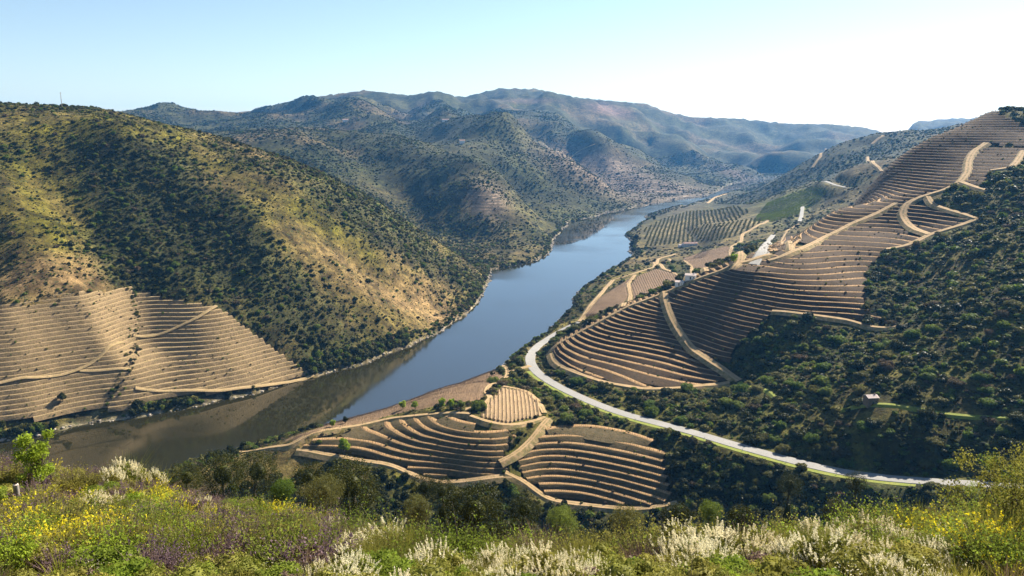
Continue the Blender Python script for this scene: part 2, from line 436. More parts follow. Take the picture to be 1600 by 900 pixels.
# ---- pull the skylines to where the survey saw them
def fit_skyline(pts, d0, d1, soft, datum):
    global HT
    p = np.array(pts, float); a_, t_ = ray(p[:, 0], p[:, 1]); want = np.interp(AZ, a_, t_)
    inw = (DD > d0) & (DD < d1)
    ang = np.where(inw, (HT - CAM_Z) / DD, -9); j = ang.argmax(1); d = np.exp(LD[j]); zs = HT[np.arange(NA), j]
    f = (CAM_Z + want * d - datum) / np.maximum(zs - datum, 20)
    f = np.where((AZ > a_[0] - 0.02) & (AZ < a_[-1] + 0.02), np.clip(f, 0.6, 1.6), 1.0)
    for _ in range(6): f = np.convolve(np.pad(f, 1, mode='edge'), [0.25, 0.5, 0.25], 'valid')
    w = sstep(d0, d0 + soft, DD) * (1 - sstep(d1, d1 + soft, DD))
    HT += np.where(HT > datum, (HT - datum) * (f[:, None] - 1) * w, 0)
for _ in range(2):
    fit_skyline([(a[0], a[1] + 2) for a in FAR[2:23]], 4000, 8000, 500, 60)
    fit_skyline([(-300, 160), (0, 161), (60, 164), (150, 168), (190, 176), (250, 192), (330, 209), (450, 248), (520, 277), (600, 317), (700, 381), (742, 411)], 720, 1400, 120, 0)

# ---- banks rise gently from the water, the flats of the right bank more so
rs = np.array([(float(a), -CAM_Z / float(t)) for a, t in (ray(*s) for s in SHORE_R)]); rs = rs[np.argsort(rs[:, 1])]
rightbank = (AA > np.interp(DD, rs[:, 1], rs[:, 0]) - 0.01) & (DD > 1150) & (DD < 3600)
HT = np.where((SD > 0) & (DD > 450), np.minimum(HT, 0.8 + SD * np.where(rightbank, 0.13, 0.8) + np.where(rightbank, np.maximum(SD - 120, 0) * 0.5, 0)), HT)
# ---- the river bed and its banks
HT = np.where(SD > 0, np.maximum(HT, np.minimum(SD * 0.45, 2.5 + 0.002 * DD)), np.minimum(HT, -np.minimum(-SD * 0.5, 5.0)))
# ---------------------------------------------------------------- materials
def new_mat(name):
    m = bpy.data.materials.new(name); m.use_nodes = True
    nt = m.node_tree; b = nt.nodes['Principled BSDF']
    return m, nt, b
def nmix(nt, a, b, fac, mode='MIX'):
    n = nt.nodes.new('ShaderNodeMix'); n.data_type = 'RGBA'; n.blend_type = mode
    for s, v in (('A', a), ('B', b)):
        if isinstance(v, tuple): n.inputs[s].default_value = (*v, 1) if len(v) == 3 else v
        else: nt.links.new(v, n.inputs[s])
    if isinstance(fac, (int, float)): n.inputs[0].default_value = fac
    else: nt.links.new(fac, n.inputs[0])
    return n.outputs['Result']
def nnoise(nt, scale, detail=4, rough=0.6, vec=None, lo=0.35, hi=0.65):
    n = nt.nodes.new('ShaderNodeTexNoise'); n.inputs['Scale'].default_value = scale
    n.inputs['Detail'].default_value = detail; n.inputs['Roughness'].default_value = rough
    if vec is None:
        g = nt.nodes.new('ShaderNodeNewGeometry'); vec = g.outputs['Position']
    nt.links.new(vec, n.inputs['Vector'])
    r = nt.nodes.new('ShaderNodeMapRange'); r.inputs[1].default_value = lo; r.inputs[2].default_value = hi
    nt.links.new(n.outputs['Fac'], r.inputs[0])
    return r.outputs[0]
def nbump(nt, b, h, dist, strength=1.0):
    n = nt.nodes.new('ShaderNodeBump'); n.inputs['Distance'].default_value = dist; n.inputs['Strength'].default_value = strength
    nt.links.new(h, n.inputs['Height']); nt.links.new(n.outputs[0], b.inputs['Normal'])
def soil_mat(name, c1, c2, c3, s1=0.35, s2=2.5, bump=0.25, rough=0.95):
    m, nt, b = new_mat(name)
    c = nmix(nt, c1, c2, nnoise(nt, s1, 5))
    c = nmix(nt, c, c3, nnoise(nt, s2, 4, 0.7, lo=0.48, hi=0.7))
    nt.links.new(c, b.inputs['Base Color'])
    b.inputs['Roughness'].default_value = rough; b.inputs['Specular IOR Level'].default_value = 0.15
    nbump(nt, b, nnoise(nt, s2 * 0.6, 5, 0.7, lo=0, hi=1), bump)
    return m
M = {}
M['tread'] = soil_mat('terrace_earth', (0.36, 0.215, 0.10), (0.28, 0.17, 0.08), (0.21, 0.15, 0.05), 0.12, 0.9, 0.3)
M['bank'] = soil_mat('bank_schist_shaded', (0.062, 0.037, 0.019), (0.09, 0.054, 0.028), (0.04, 0.036, 0.012), 0.3, 1.1, 0.5)  # dark schist and growth, with the banks' shade put into the colour
M['bank_grass'] = soil_mat('bank_dry_grass', (0.085, 0.062, 0.028), (0.12, 0.085, 0.04), (0.045, 0.048, 0.015), 0.3, 1.1, 0.5)
M['bank_west'] = soil_mat('bank_schist_sunlit', (0.25, 0.17, 0.09), (0.18, 0.125, 0.065), (0.10, 0.085, 0.028), 0.25, 1.0, 0.5)  # schist lightened to paint in the sun on the terraces across the river
M['tread_west'] = soil_mat('terrace_pale_earth', (0.36, 0.25, 0.13), (0.28, 0.195, 0.095), (0.21, 0.17, 0.05), 0.12, 0.9, 0.3)
M['track'] = soil_mat('track_dust', (0.42, 0.275, 0.145), (0.34, 0.22, 0.11), (0.27, 0.195, 0.08), 0.15, 1.2, 0.15)
M['asphalt'] = soil_mat('pale_asphalt', (0.27, 0.255, 0.23), (0.23, 0.22, 0.20), (0.20, 0.185, 0.16), 0.1, 0.8, 0.02, 0.85)
M['field_brown'] = soil_mat('ploughed_earth', (0.22, 0.135, 0.075), (0.17, 0.105, 0.06), (0.13, 0.10, 0.04), 0.1, 0.7, 0.3)
M['field_tan'] = soil_mat('pale_ploughed_earth', (0.33, 0.22, 0.12), (0.27, 0.18, 0.10), (0.2, 0.155, 0.06), 0.1, 0.7, 0.3)
M['vine'] = soil_mat('vine_wood', (0.07, 0.048, 0.032), (0.11, 0.075, 0.05), (0.05, 0.04, 0.025), 0.7, 3.0, 0.05)
M['vine_pale'] = soil_mat('dry_vine_wood', (0.14, 0.10, 0.06), (0.10, 0.07, 0.045), (0.08, 0.065, 0.03), 0.7, 3.0, 0.05)

# ---------------------------------------------------------------- roads and tracks (cut level into the slopes)
HV = HT.copy()                                     # the slopes before terracing
def course(pts, step=3.0, sm=12, F=None):
    l = resample(drape(pts, HV if F is None else F, 300.0), step)
    return smooth_line(l, sm)
ROAD = course([(905, 503), (880, 515), (861, 526), (840, 540), (829, 553), (827, 566), (838, 583), (872, 604), (919, 626), (970, 646), (1024, 660), (1071, 671), (1125, 688), (1161, 699), (1200, 709), (1242, 721), (1283, 732), (1339, 743), (1408, 750), (1464, 753), (1530, 756), (1600, 760)], 4, 30)
ROAD2 = course([(1176, 414), (1183, 404), (1191, 390), (1200, 377), (1208, 367)], 6, 3)
ROAD4 = course([(1249, 346), (1252, 338), (1254, 322)], 6, 3)
ROAD3 = course([(1270, 283), (1290, 283), (1305, 289), (1322, 293)], 6, 6)
def grade(line, half, soft):
    b = half + soft
    sel = (XX > line[:, 0].min() - b) & (XX < line[:, 0].max() + b) & (YY > line[:, 1].min() - b) & (YY < line[:, 1].max() + b)
    d, z = line_dist(XX[sel], YY[sel], line[::3])
    w = 1 - sstep(half, b, d)
    for F in (HT, HV):
        F[sel] = F[sel] * (1 - w) + (z - 0.25) * w
grade(ROAD, 8.5, 14); grade(ROAD2, 10, 16); grade(ROAD3, 12, 16); grade(ROAD4, 12, 16)

PATHS = []
def ribbon(name, line, width, mat, lift=0.3, skirt=1.2, jitter=0.0, cross=4, kind='structure', F=None, follow=True):
    n = len(line); t = np.gradient(line[:, :2], axis=0); t /= np.linalg.norm(t, axis=1)[:, None] + 1e-9
    nr = np.stack([-t[:, 1], t[:, 0]], 1)
    w = np.full(n, width)
    if jitter: w = width * (1 + jitter * (fbm(line[:, 0] / 9, line[:, 1] / 9, 5, 2) - 0.5) * 2)
    PATHS.append((line, width))
    rows = []
    cs = np.linspace(-0.5, 0.5, cross + 1)
    zc = line[:, 2]
    if follow: zc = smooth_line(height(line[:, 0], line[:, 1], HV if F is None else F)[:, None], 3)[:, 0]
    for c in cs:
        p = line[:, :2] + nr * (w * c)[:, None]
        z = zc + lift
        if follow: z = 0.65 * z + 0.35 * (height(p[:, 0], p[:, 1], HV if F is None else F) + lift)
        rows.append(np.c_[p, z])
    lo = rows[0].copy(); lo[:, :2] -= nr * 1.3 * skirt; lo[:, 2] -= skirt
    hi = rows[-1].copy(); hi[:, :2] += nr * 1.3 * skirt; hi[:, 2] -= skirt
    across = np.repeat(np.r_[-0.6, -0.6, cs, 0.6, 0.6], n)
    rows = [lo, rows[0]] + rows + [rows[-1], hi]
    V = np.concatenate(rows); m = len(rows)
    i = np.arange(n - 1); F4 = np.concatenate([np.stack([r * n + i, (r + 1) * n + i, (r + 1) * n + i + 1, r * n + i + 1], 1) for r in range(m - 1) if r not in (1, m - 3)])
    me_ = np_mesh(name, V, F4, True); at_ = me_.attributes.new('across', 'FLOAT', 'POINT'); at_.data.foreach_set('value', across.astype(np.float32))
    o = link_mesh(name, me_, None, mat)
    if kind: o['kind'] = kind
    return o

# ---------------------------------------------------------------- fields below the spur
FIELD = {
 'stripes': dict(poly=[(782, 606), (822, 612), (838, 626), (848, 649), (793, 662), (752, 652), (762, 630)], d=(430, 640)),
 'river':   dict(poly=[(440, 688), (500, 668), (560, 648), (649, 617), (716, 595), (771, 578), (789, 588), (760, 603), (756, 624), (693, 631), (638, 642), (560, 662), (470, 686)], d=(430, 760)),
 'outer':   dict(poly=[(908, 497), (935, 466), (985, 434), (991, 431), (980, 446), (984, 461), (972, 478), (930, 492)], d=(700, 1150)),
 'inner':   dict(poly=[(995, 432), (1025, 420), (1066, 430), (1068, 444), (1030, 459), (989, 466), (984, 446)], d=(780, 1250)),
 'upper':   dict(poly=[(1066, 404), (1100, 393), (1137, 384), (1158, 401), (1146, 420), (1104, 424), (1080, 418)], d=(900, 1400)),
}
FM = np.zeros_like(HT)
for k, (n, v) in enumerate(FIELD.items()):
    FM[poly_mask(v['poly'], v['d'], XX, YY, HV)] = k + 1

# ---------------------------------------------------------------- terraces
def isolines(Zg, xs, ys, lev, mask):
    """marching squares -> list of polylines"""
    A = Zg >= lev
    c = A[:-1, :-1].astype(int) + A[1:, :-1] * 2 + A[1:, 1:] * 4 + A[:-1, 1:] * 8
    mk = mask[:-1, :-1] & mask[1:, 1:]
    I, J = np.nonzero((c > 0) & (c < 15) & mk)
    nxt = {}
    pos = {}
    def edge(i, j, e):
        if e == 0: k = (i, j, 0); a, b = (i, j), (i + 1, j)
        elif e == 1: k = (i + 1, j, 1); a, b = (i + 1, j), (i + 1, j + 1)
        elif e == 2: k = (i, j + 1, 0); a, b = (i, j + 1), (i + 1, j + 1)
        else: k = (i, j, 1); a, b = (i, j), (i, j + 1)
        if k not in pos:
            za, zb_ = Zg[a], Zg[b]; f = (lev - za) / (zb_ - za + 1e-12)
            pos[k] = (xs[a[0]] + f * (xs[b[0]] - xs[a[0]]), ys[a[1]] + f * (ys[b[1]] - ys[a[1]]))
        return k
    TAB = {1: [(3, 0)], 2: [(0, 1)], 3: [(3, 1)], 4: [(1, 2)], 5: [(3, 0), (1, 2)], 6: [(0, 2)], 7: [(3, 2)], 8: [(2, 3)], 9: [(2, 0)], 10: [(0, 1), (2, 3)], 11: [(2, 1)], 12: [(1, 3)], 13: [(1, 0)], 14: [(0, 3)]}
    for i, j in zip(I, J):
        for e0, e1 in TAB[c[i, j]]:
            k0, k1 = edge(i, j, e0), edge(i, j, e1)
            nxt.setdefault(k0, []).append(k1); nxt.setdefault(k1, []).append(k0)
    seen = set(); out = []
    starts = [k for k in nxt if len(nxt[k]) == 1] + list(nxt)
    for s in starts:
        if s in seen: continue
        ch = [s]; seen.add(s); cur = s
        while True:
            n = [k for k in nxt[cur] if k not in seen]
            if not n: break
            cur = n[0]; seen.add(cur); ch.append(cur)
        if len(ch) > 3: out.append(np.array([pos[k] for k in ch]))
    return out

def strip(rows):
    n = len(rows[0]); V = np.concatenate(rows); i = np.arange(n - 1)
    F4 = np.concatenate([np.stack([r * n + i, (r + 1) * n + i, (r + 1) * n + i + 1, r * n + i + 1], 1) for r in range(len(rows) - 1)])
    return V, F4

def vine_mesh(name, pts, hgt, rngl):
    """a row of leafless vines: a leaning stump with three canes each"""
    n = len(pts)
    ang = rngl.uniform(0, 6.28, n); h = hgt * rngl.uniform(0.65, 1.2, n)
    Vs, Fs = [], []
    base = np.asarray(pts)
    def prism(p0, p1, r0, r1, off):
        ring = []
        for q, r in ((p0, r0), (p1, r1)):
            for k in range(3):
                a = ang + k * 2.094
                ring.append(np.c_[q[:, 0] + r * np.cos(a), q[:, 1] + r * np.sin(a), q[:, 2]])
        V = np.stack(ring, 1).reshape(-1, 3)
        b = off + 6 * np.arange(n)[:, None]
        F = np.concatenate([np.concatenate([b + k, b + (k + 1) % 3, b + 3 + (k + 1) % 3, b + 3 + k], 1) for k in range(3)])
        return V, F
    top = base + np.c_[rngl.normal(0, .12, n), rngl.normal(0, .12, n), h * 0.6]
    V, F = prism(base - [0, 0, 0.15], top, 0.11, 0.08, 0); Vs.append(V); Fs.append(F)
    for k in range(2):
        tip = top + np.c_[np.cos(ang + k * 2.9) * 0.45, np.sin(ang + k * 2.9) * 0.45, h * rngl.uniform(0.3, 0.6, n)]
        V, F = prism(top, tip, 0.07, 0.035, 6 * n * (k + 1)); Vs.append(V); Fs.append(F)
    return np_mesh(name, np.concatenate(Vs), np.concatenate(Fs))

TERRACE_TOPS = []
def build_vineyard(key, label, group, mt, mb, mv, run_max=3.0, vstep=1.25, vh=1.45):
    v = VINE[key]; k = list(VINE).index(key) + 1; dz = v['dz']
    sel = VM == k
    x0, x1, y0, y1 = XX[sel].min() - 12, XX[sel].max() + 12, YY[sel].min() - 12, YY[sel].max() + 12
    g = 2.5
    xs = np.arange(x0, x1, g); ys = np.arange(y0, y1, g)
    GX, GY = np.meshgrid(xs, ys, indexing='ij')
    GZ = blur(height(GX, GY, HV), 6) + (fbm(GX / 48, GY / 48, 81, 2) - 0.5) * v['dz'] * 0.7
    mask = poly_mask(v['poly'], v['d'], GX, GY, GZ)
    gx, gy = np.gradient(GZ, g)
    def gs(F, p):
        tx = np.clip((p[:, 0] - xs[0]) / g, 0, len(xs) - 1.01); ty = np.clip((p[:, 1] - ys[0]) / g, 0, len(ys) - 1.01)
        i = tx.astype(int); j = ty.astype(int); fx = tx - i; fy = ty - j
        return (F[i, j] * (1 - fx) + F[i + 1, j] * fx) * (1 - fy) + (F[i, j + 1] * (1 - fx) + F[i + 1, j + 1] * fx) * fy
    zmin, zmax = GZ[mask].min(), GZ[mask].max()
    root = empty('terraced_vineyard', (GX[mask].mean(), GY[mask].mean(), 0))
    tag(root, label, 'vineyard', group)
    ox, oy = root.location.x, root.location.y
    rl = np.random.default_rng(k * 101)
    run = dz / math.tan(rad(v['ang']))
    lev = math.floor(zmin / dz) * dz
    while lev < zmax + dz:
        for ln in isolines(GZ, xs, ys, lev, mask):
            ln = smooth_line(resample(ln, 2.4), 5)
            L = np.hypot(*np.diff(ln, axis=0).T).sum()
            if L < 14: continue
            ln = resample(ln, 2.4)
            s = np.c_[gs(gx, ln), gs(gy, ln)]; sl = np.linalg.norm(s, axis=1) + 1e-6
            d = -s / sl[:, None]                                   # downhill
            d = smooth_line(d, 6); d /= np.linalg.norm(d, axis=1)[:, None]
            sp_ = np.clip(dz / sl, run * 1.15, run * run_max * 2.6)      # distance to the next terrace
            sp_ = smooth_line(sp_[:, None], 8)[:, 0]
            tw = np.minimum(sp_ - run, 3.3)                        # tread width; gentler banks take up the rest
            tw = smooth_line(tw[:, None], 4)[:, 0]; rn = sp_ - tw
            wob = (fbm(ln[:, 0] / 7, ln[:, 1] / 7, k + 3, 3) - 0.5)
            wz = (fbm(ln[:, 0] / 11, ln[:, 1] / 11, k + 9, 2) - 0.5) * 0.35
            outer = ln + d * (tw * 0.5 + wob * 1.1)[:, None]
            inner = ln - d * (tw * 0.5 + 1.0)[:, None]
            mid = 0.5 * (outer + inner)
            P3 = lambda p, z: np.c_[p[:, 0] - ox, p[:, 1] - oy, np.full(len(p), 0.0) + z]
            brim = outer - d * 0.35
            T, TF = strip([P3(inner, lev - 0.15), P3(mid, lev + wz * 0.5), P3(brim, lev + wz), P3(outer, lev - 0.22 + wz)])
            foot = ln + d * (tw * 0.5 + rn + 0.25)[:, None]
            midb = 0.5 * (outer + foot) + d * (wob * 0.5)[:, None]
            B, BF = strip([P3(outer, lev - 0.22 + wz), P3(midb, lev - dz * 0.5 + wz), P3(foot, lev - dz - 0.45)])
            t = link_mesh('terrace', np_mesh('terrace', T, TF, True), root, mt)
            b = link_mesh('bank', np_mesh('bank', B, BF, True), t, mb)
            # vines along the outer edge, with gaps
            vl = resample(np.c_[ln + d * (tw * 0.5 - 0.9)[:, None], wz], vstep)
            vl = vl[rl.random(len(vl)) < 0.88]
            if len(vl) > 2:
                vp = np.c_[vl[:, 0] - ox + rl.normal(0, .12, len(vl)), vl[:, 1] - oy + rl.normal(0, .12, len(vl)), lev + vl[:, 2] - 0.05]
                link_mesh('vine_row', vine_mesh('vine_row', vp, vh, rl), t, mv)['kind'] = 'stuff'
            TERRACE_TOPS.append(np.c_[ln, np.full(len(ln), lev)])
        lev += dz
    return root
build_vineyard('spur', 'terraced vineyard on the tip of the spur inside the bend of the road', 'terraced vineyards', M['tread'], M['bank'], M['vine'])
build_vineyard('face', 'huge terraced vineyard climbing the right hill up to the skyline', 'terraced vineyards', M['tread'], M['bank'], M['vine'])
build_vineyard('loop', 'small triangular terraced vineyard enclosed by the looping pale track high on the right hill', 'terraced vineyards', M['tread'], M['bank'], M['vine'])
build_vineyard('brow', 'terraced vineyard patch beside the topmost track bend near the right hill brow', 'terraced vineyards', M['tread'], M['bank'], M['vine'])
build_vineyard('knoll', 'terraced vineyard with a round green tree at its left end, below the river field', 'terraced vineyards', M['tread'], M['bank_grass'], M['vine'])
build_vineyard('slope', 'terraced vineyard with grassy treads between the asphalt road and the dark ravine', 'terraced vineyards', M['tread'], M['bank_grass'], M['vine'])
build_vineyard('west', 'pale dry terraced vineyard at the left edge across the river', 'terraced vineyards', M['tread_west'], M['bank_west'], M['vine_pale'], vstep=1.5, vh=2.2)
build_vineyard('bend', 'curved terraced vineyard across the river, right of the shaded fold', 'terraced vineyards', M['tread_west'], M['bank_west'], M['vine_pale'], vstep=1.5, vh=2.2)
for k, (n, v) in enumerate(VINE.items()):
    HT[VM == k + 1] -= v['dz'] * 0.95 + 0.9

# flat fields with rows of vines
def build_field(key, label, mat, mv, px_dir, gap, vh, vstep=1.3, ridge=0.0):
    v = FIELD[key]; k = list(FIELD).index(key) + 1
    sel = FM == k
    x0, x1, y0, y1 = XX[sel].min() - 8, XX[sel].max() + 8, YY[sel].min() - 8, YY[sel].max() + 8
    g = 2.0
    xs = np.arange(x0, x1, g); ys = np.arange(y0, y1, g)
    GX, GY = np.meshgrid(xs, ys, indexing='ij'); GZ = height(GX, GY, HV)
    mask = poly_mask(v['poly'], v['d'], GX, GY, GZ)
    ox, oy = GX[mask].mean(), GY[mask].mean()
    V = np.c_[GX.ravel() - ox, GY.ravel() - oy, GZ.ravel() + 0.55]
    edge_ = blur(mask.astype(float), 1).ravel() < 0.95
    V[edge_, 2] -= 0.9
    id_ = np.arange(GX.size).reshape(GX.shape)
    cell = mask[:-1, :-1] | mask[1:, 1:] | mask[1:, :-1] | mask[:-1, 1:]
    I, J = np.nonzero(cell)
    F4 = np.stack([id_[I, J], id_[I + 1, J], id_[I + 1, J + 1], id_[I, J + 1]], 1)
    used, inv = np.unique(F4, return_inverse=True)
    root = empty('vineyard_field', (ox, oy, 0)); tag(root, label, 'field', 'vineyards on the low ground')
    link_mesh('ground', np_mesh('ground', V[used], inv.reshape(F4.shape), True), root, mat)
    a, b = drape(px_dir, HV)[:, :2]; dr = (b - a) / np.linalg.norm(b - a); nr = np.array([-dr[1], dr[0]])
    c = np.array([ox, oy]); R = 160; rl = np.random.default_rng(k)
    for q in np.arange(-R, R, gap):
        s = np.arange(-R, R, vstep); p = c + nr * q + dr * s[:, None]
        z = height(p[:, 0], p[:, 1], HV)
        ok = poly_mask(v['poly'], v['d'], p[:, 0], p[:, 1], z)
        if ok.sum() < 5: continue
        p = p[ok]; z = z[ok]
        r = link_mesh('vine_row', vine_mesh('vine_row', np.c_[p - c + rl.normal(0, .08, p.shape), z + 0.5][rl.random(len(p)) < 0.93], vh, rl), root, mv)
        r['kind'] = 'stuff'
        if ridge:
            w = 0.55
            T, TF = strip([np.c_[p - c + nr * w * 1.6, z + 0.45], np.c_[p - c + nr * w * 0.5, z + 0.55 + ridge], np.c_[p - c - nr * w * 0.5, z + 0.55 + ridge], np.c_[p - c - nr * w * 1.6, z + 0.45]])
            link_mesh('ridge', np_mesh('ridge', T, TF, True), r, mat)
build_field('stripes', 'small pale field striped with straight vine rows beside the road bend', M['field_tan'], M['vine'], [(800, 612), (803, 655)], 2.6, 1.4, 1.0, 0.35)
build_field('river', 'long reddish brown vineyard strip along the near river bank', M['field_brown'], M['vine'], [(600, 645), (770, 590)], 2.4, 1.2)
build_field('outer', 'dark ploughed vineyard between the river cliff and the winding path', M['field_brown'], M['vine'], [(930, 480), (975, 450)], 3.0, 1.3)
build_field('inner', 'rounded dark ploughed vineyard just beyond the spur crest', M['field_brown'], M['vine'], [(1000, 440), (1050, 455)], 3.0, 1.3)
build_field('upper', 'dark ploughed vineyard below the winding farm path', M['field_brown'], M['vine'], [(1080, 412), (1150, 395)], 3.4, 1.3)
HT[FM > 0] -= 0.5

# roads and tracks
ribbon('road', ROAD, 8.2, M['asphalt'], 0.25, 1.5, 0.03, 6)
ribbon('road', ROAD2, 6.5, M['asphalt'], 0.5, 2.5, 0.04, 6)
ribbon('road', ROAD4, 5.5, M['asphalt'], 0.5, 2.5, 0.04, 6)
ribbon('road', ROAD3, 6, M['asphalt'], 0.6, 2.5, 0.04, 6)
def _track_mat():
    m = M['track']; nt = m.node_tree; b = nt.nodes['Principled BSDF']; col = b.inputs['Base Color'].links[0].from_socket
    at = nt.nodes.new('ShaderNodeAttribute'); at.attribute_name = 'across'
    a1 = nt.nodes.new('ShaderNodeMath'); a1.operation = 'ABSOLUTE'; nt.links.new(at.outputs['Fac'], a1.inputs[0])
    a2 = nt.nodes.new('ShaderNodeMapRange'); a2.inputs[1].default_value = 0.16; a2.inputs[2].default_value = 0.04; nt.links.new(a1.outputs[0], a2.inputs[0])
    a3 = nt.nodes.new('ShaderNodeMapRange'); a3.inputs[1].default_value = 0.38; a3.inputs[2].default_value = 0.52; nt.links.new(a1.outputs[0], a3.inputs[0])
    mx = nt.nodes.new('ShaderNodeMath'); mx.operation = 'MAXIMUM'; nt.links.new(a2.outputs[0], mx.inputs[0]); nt.links.new(a3.outputs[0], mx.inputs[1])
    ml = nt.nodes.new('ShaderNodeMath'); ml.operation = 'MULTIPLY'; nt.links.new(mx.outputs[0], ml.inputs[0]); nt.links.new(nnoise(nt, 0.3, 3, 0.6, lo=0.3, hi=0.6), ml.inputs[1])
    nt.links.new(nmix(nt, col, (0.17, 0.14, 0.055), ml.outputs[0]), b.inputs['Base Color'])
_track_mat()
def track(pts, w, lift=0.35, step=3.0, sm=6, jit=0.12, mat='track', skirt=2.2):
    return ribbon('path', course(pts, step, sm), w, M[mat], lift, skirt, jit, 4)
up = 1.0
track([(862, 552), (866, 565), (880, 575), (905, 585), (950, 599), (1005, 609), (1060, 607), (1100, 602), (1150, 595)], 4.0, 0.6)
track([(1039, 456), (1040, 466), (1045, 487), (1055, 508), (1067, 526), (1089, 552), (1112, 568), (1136, 581), (1156, 596)], 4.8, up)
track([(858, 556), (868, 540), (890, 528), (930, 507), (982, 479), (1040, 457), (1090, 436), (1160, 412), (1205, 398)], 3.8, up)
track([(1200, 408), (1222, 402), (1254, 389), (1290, 370), (1330, 350), (1370, 334), (1400, 318)], 4.5, up)
track([(1248, 350), (1230, 360), (1222, 376), (1236, 392)], 3.5, 0.4)
track([(1384, 390), (1417, 385), (1440, 374), (1453, 367), (1490, 356), (1526, 343)], 5.2, up)
track([(1453, 367), (1432, 360), (1418, 350), (1409, 335), (1417, 318), (1435, 309), (1449, 305), (1480, 296), (1501, 285), (1512, 270), (1514, 250), (1522, 236), (1541, 224)], 5.6, up)
track([(1449, 306), (1456, 320), (1490, 331), (1525, 342)], 4.0, up)
track([(1501, 285), (1520, 292), (1545, 299)], 4.5, 1.0)
track([(1600, 236), (1590, 252), (1580, 263), (1547, 267)], 5.0, up)
track([(1356, 245), (1364, 255), (1378, 268)], 5.5, up)
track([(1206, 487), (1260, 493), (1330, 501), (1410, 509)], 3.0, 1.0)
track([(365, 706), (400, 704), (453, 700), (475, 682), (533, 669), (608, 654), (690, 646), (735, 647)], 3.2, 0.6)
track([(464, 702), (517, 710), (545, 716), (606, 725), (640, 740), (668, 751), (747, 750), (800, 744)], 3.2, 0.3)
track([(780, 722), (804, 712), (833, 684), (857, 654)], 3.2, 0.5)
track([(790, 738), (810, 745), (826, 756), (856, 781), (900, 786), (967, 794), (1003, 796), (1058, 785)], 3.2, 0.3)
track([(735, 650), (760, 660), (793, 666), (830, 660), (852, 652)], 2.8, 0.5)
track([(784, 568), (794, 583), (787, 596), (764, 603), (758, 613), (768, 622), (751, 637), (715, 642)], 3.4, 0.4)
track([(790, 582), (812, 578), (828, 572)], 4.0, 0.5)
track([(786, 604), (822, 611), (838, 624), (850, 646)], 3.0, 0.5)
track([(992, 430), (981, 444), (985, 461), (974, 480)], 4.5, 0.8)
track([(905, 503), (915, 490), (935, 465), (945, 452), (958, 438)], 5.0, 0.8)
track([(958, 438), (985, 430), (1022, 418), (1028, 405), (1060, 396)], 4.0, 0.8)
track([(1022, 410), (1036, 420), (1062, 432), (1078, 440)], 5.0, 0.8)
track([(1200, 345), (1180, 355), (1160, 366), (1158, 378), (1144, 385), (1141, 393), (1158, 401), (1156, 412), (1146, 422)], 5.0, 0.8)
track([(1045, 405), (1080, 416), (1104, 425)], 4.0, 0.8)
track([(-20, 603), (60, 590), (125, 577), (160, 556), (190, 534)], 2.2, 0.7, mat='tread_west', skirt=0.8)
track([(125, 579), (165, 578), (205, 578)], 1.8, 0.7, mat='tread_west', skirt=0.8)
track([(208, 524), (270, 515), (310, 497), (338, 478)], 2.4, 0.7, mat='tread_west', skirt=0.8)
track([(212, 606), (270, 611), (330, 611), (400, 604), (490, 586)], 2.4, 0.6, mat='tread_west', skirt=0.8)
M['verge'] = soil_mat('verge_grass', (0.17, 0.20, 0.028), (0.22, 0.22, 0.045), (0.10, 0.12, 0.02), 0.2, 1.4, 0.2)
ribbon('path', course([(1308, 642), (1336, 634), (1365, 631), (1400, 634), (1440, 641), (1500, 648), (1600, 655)], 3, 6), 2.6, M['verge'], 0.4, 1.2, 0.25, 4)
ribbon('path', course([(1156, 597), (1185, 606), (1212, 620)], 3, 4), 2.4, M['verge'], 0.4, 1.2, 0.25, 4)
tv = np.gradient(ROAD[:, :2], axis=0); tv /= np.linalg.norm(tv, axis=1)[:, None]
vl_ = ROAD.copy(); vl_[:, :2] += np.stack([tv[:, 1], -tv[:, 0]], 1) * 6.3; q0, q1 = int(len(ROAD) * 0.42), int(len(ROAD) * 0.93)
ribbon('verge', vl_[q0:q1], 3.2, M['verge'], -0.1, 1.0, 0.3, 4, follow=False)
track([(1290, 232), (1283, 245), (1270, 262)], 8, 1.0, 8)
track([(1380, 212), (1362, 225)], 8, 1.0, 8)
track([(930, 225), (900, 238), (893, 245)], 7, 1.0, 8)
track([(1105, 318), (1118, 308), (1135, 303)], 7, 1.0, 8)
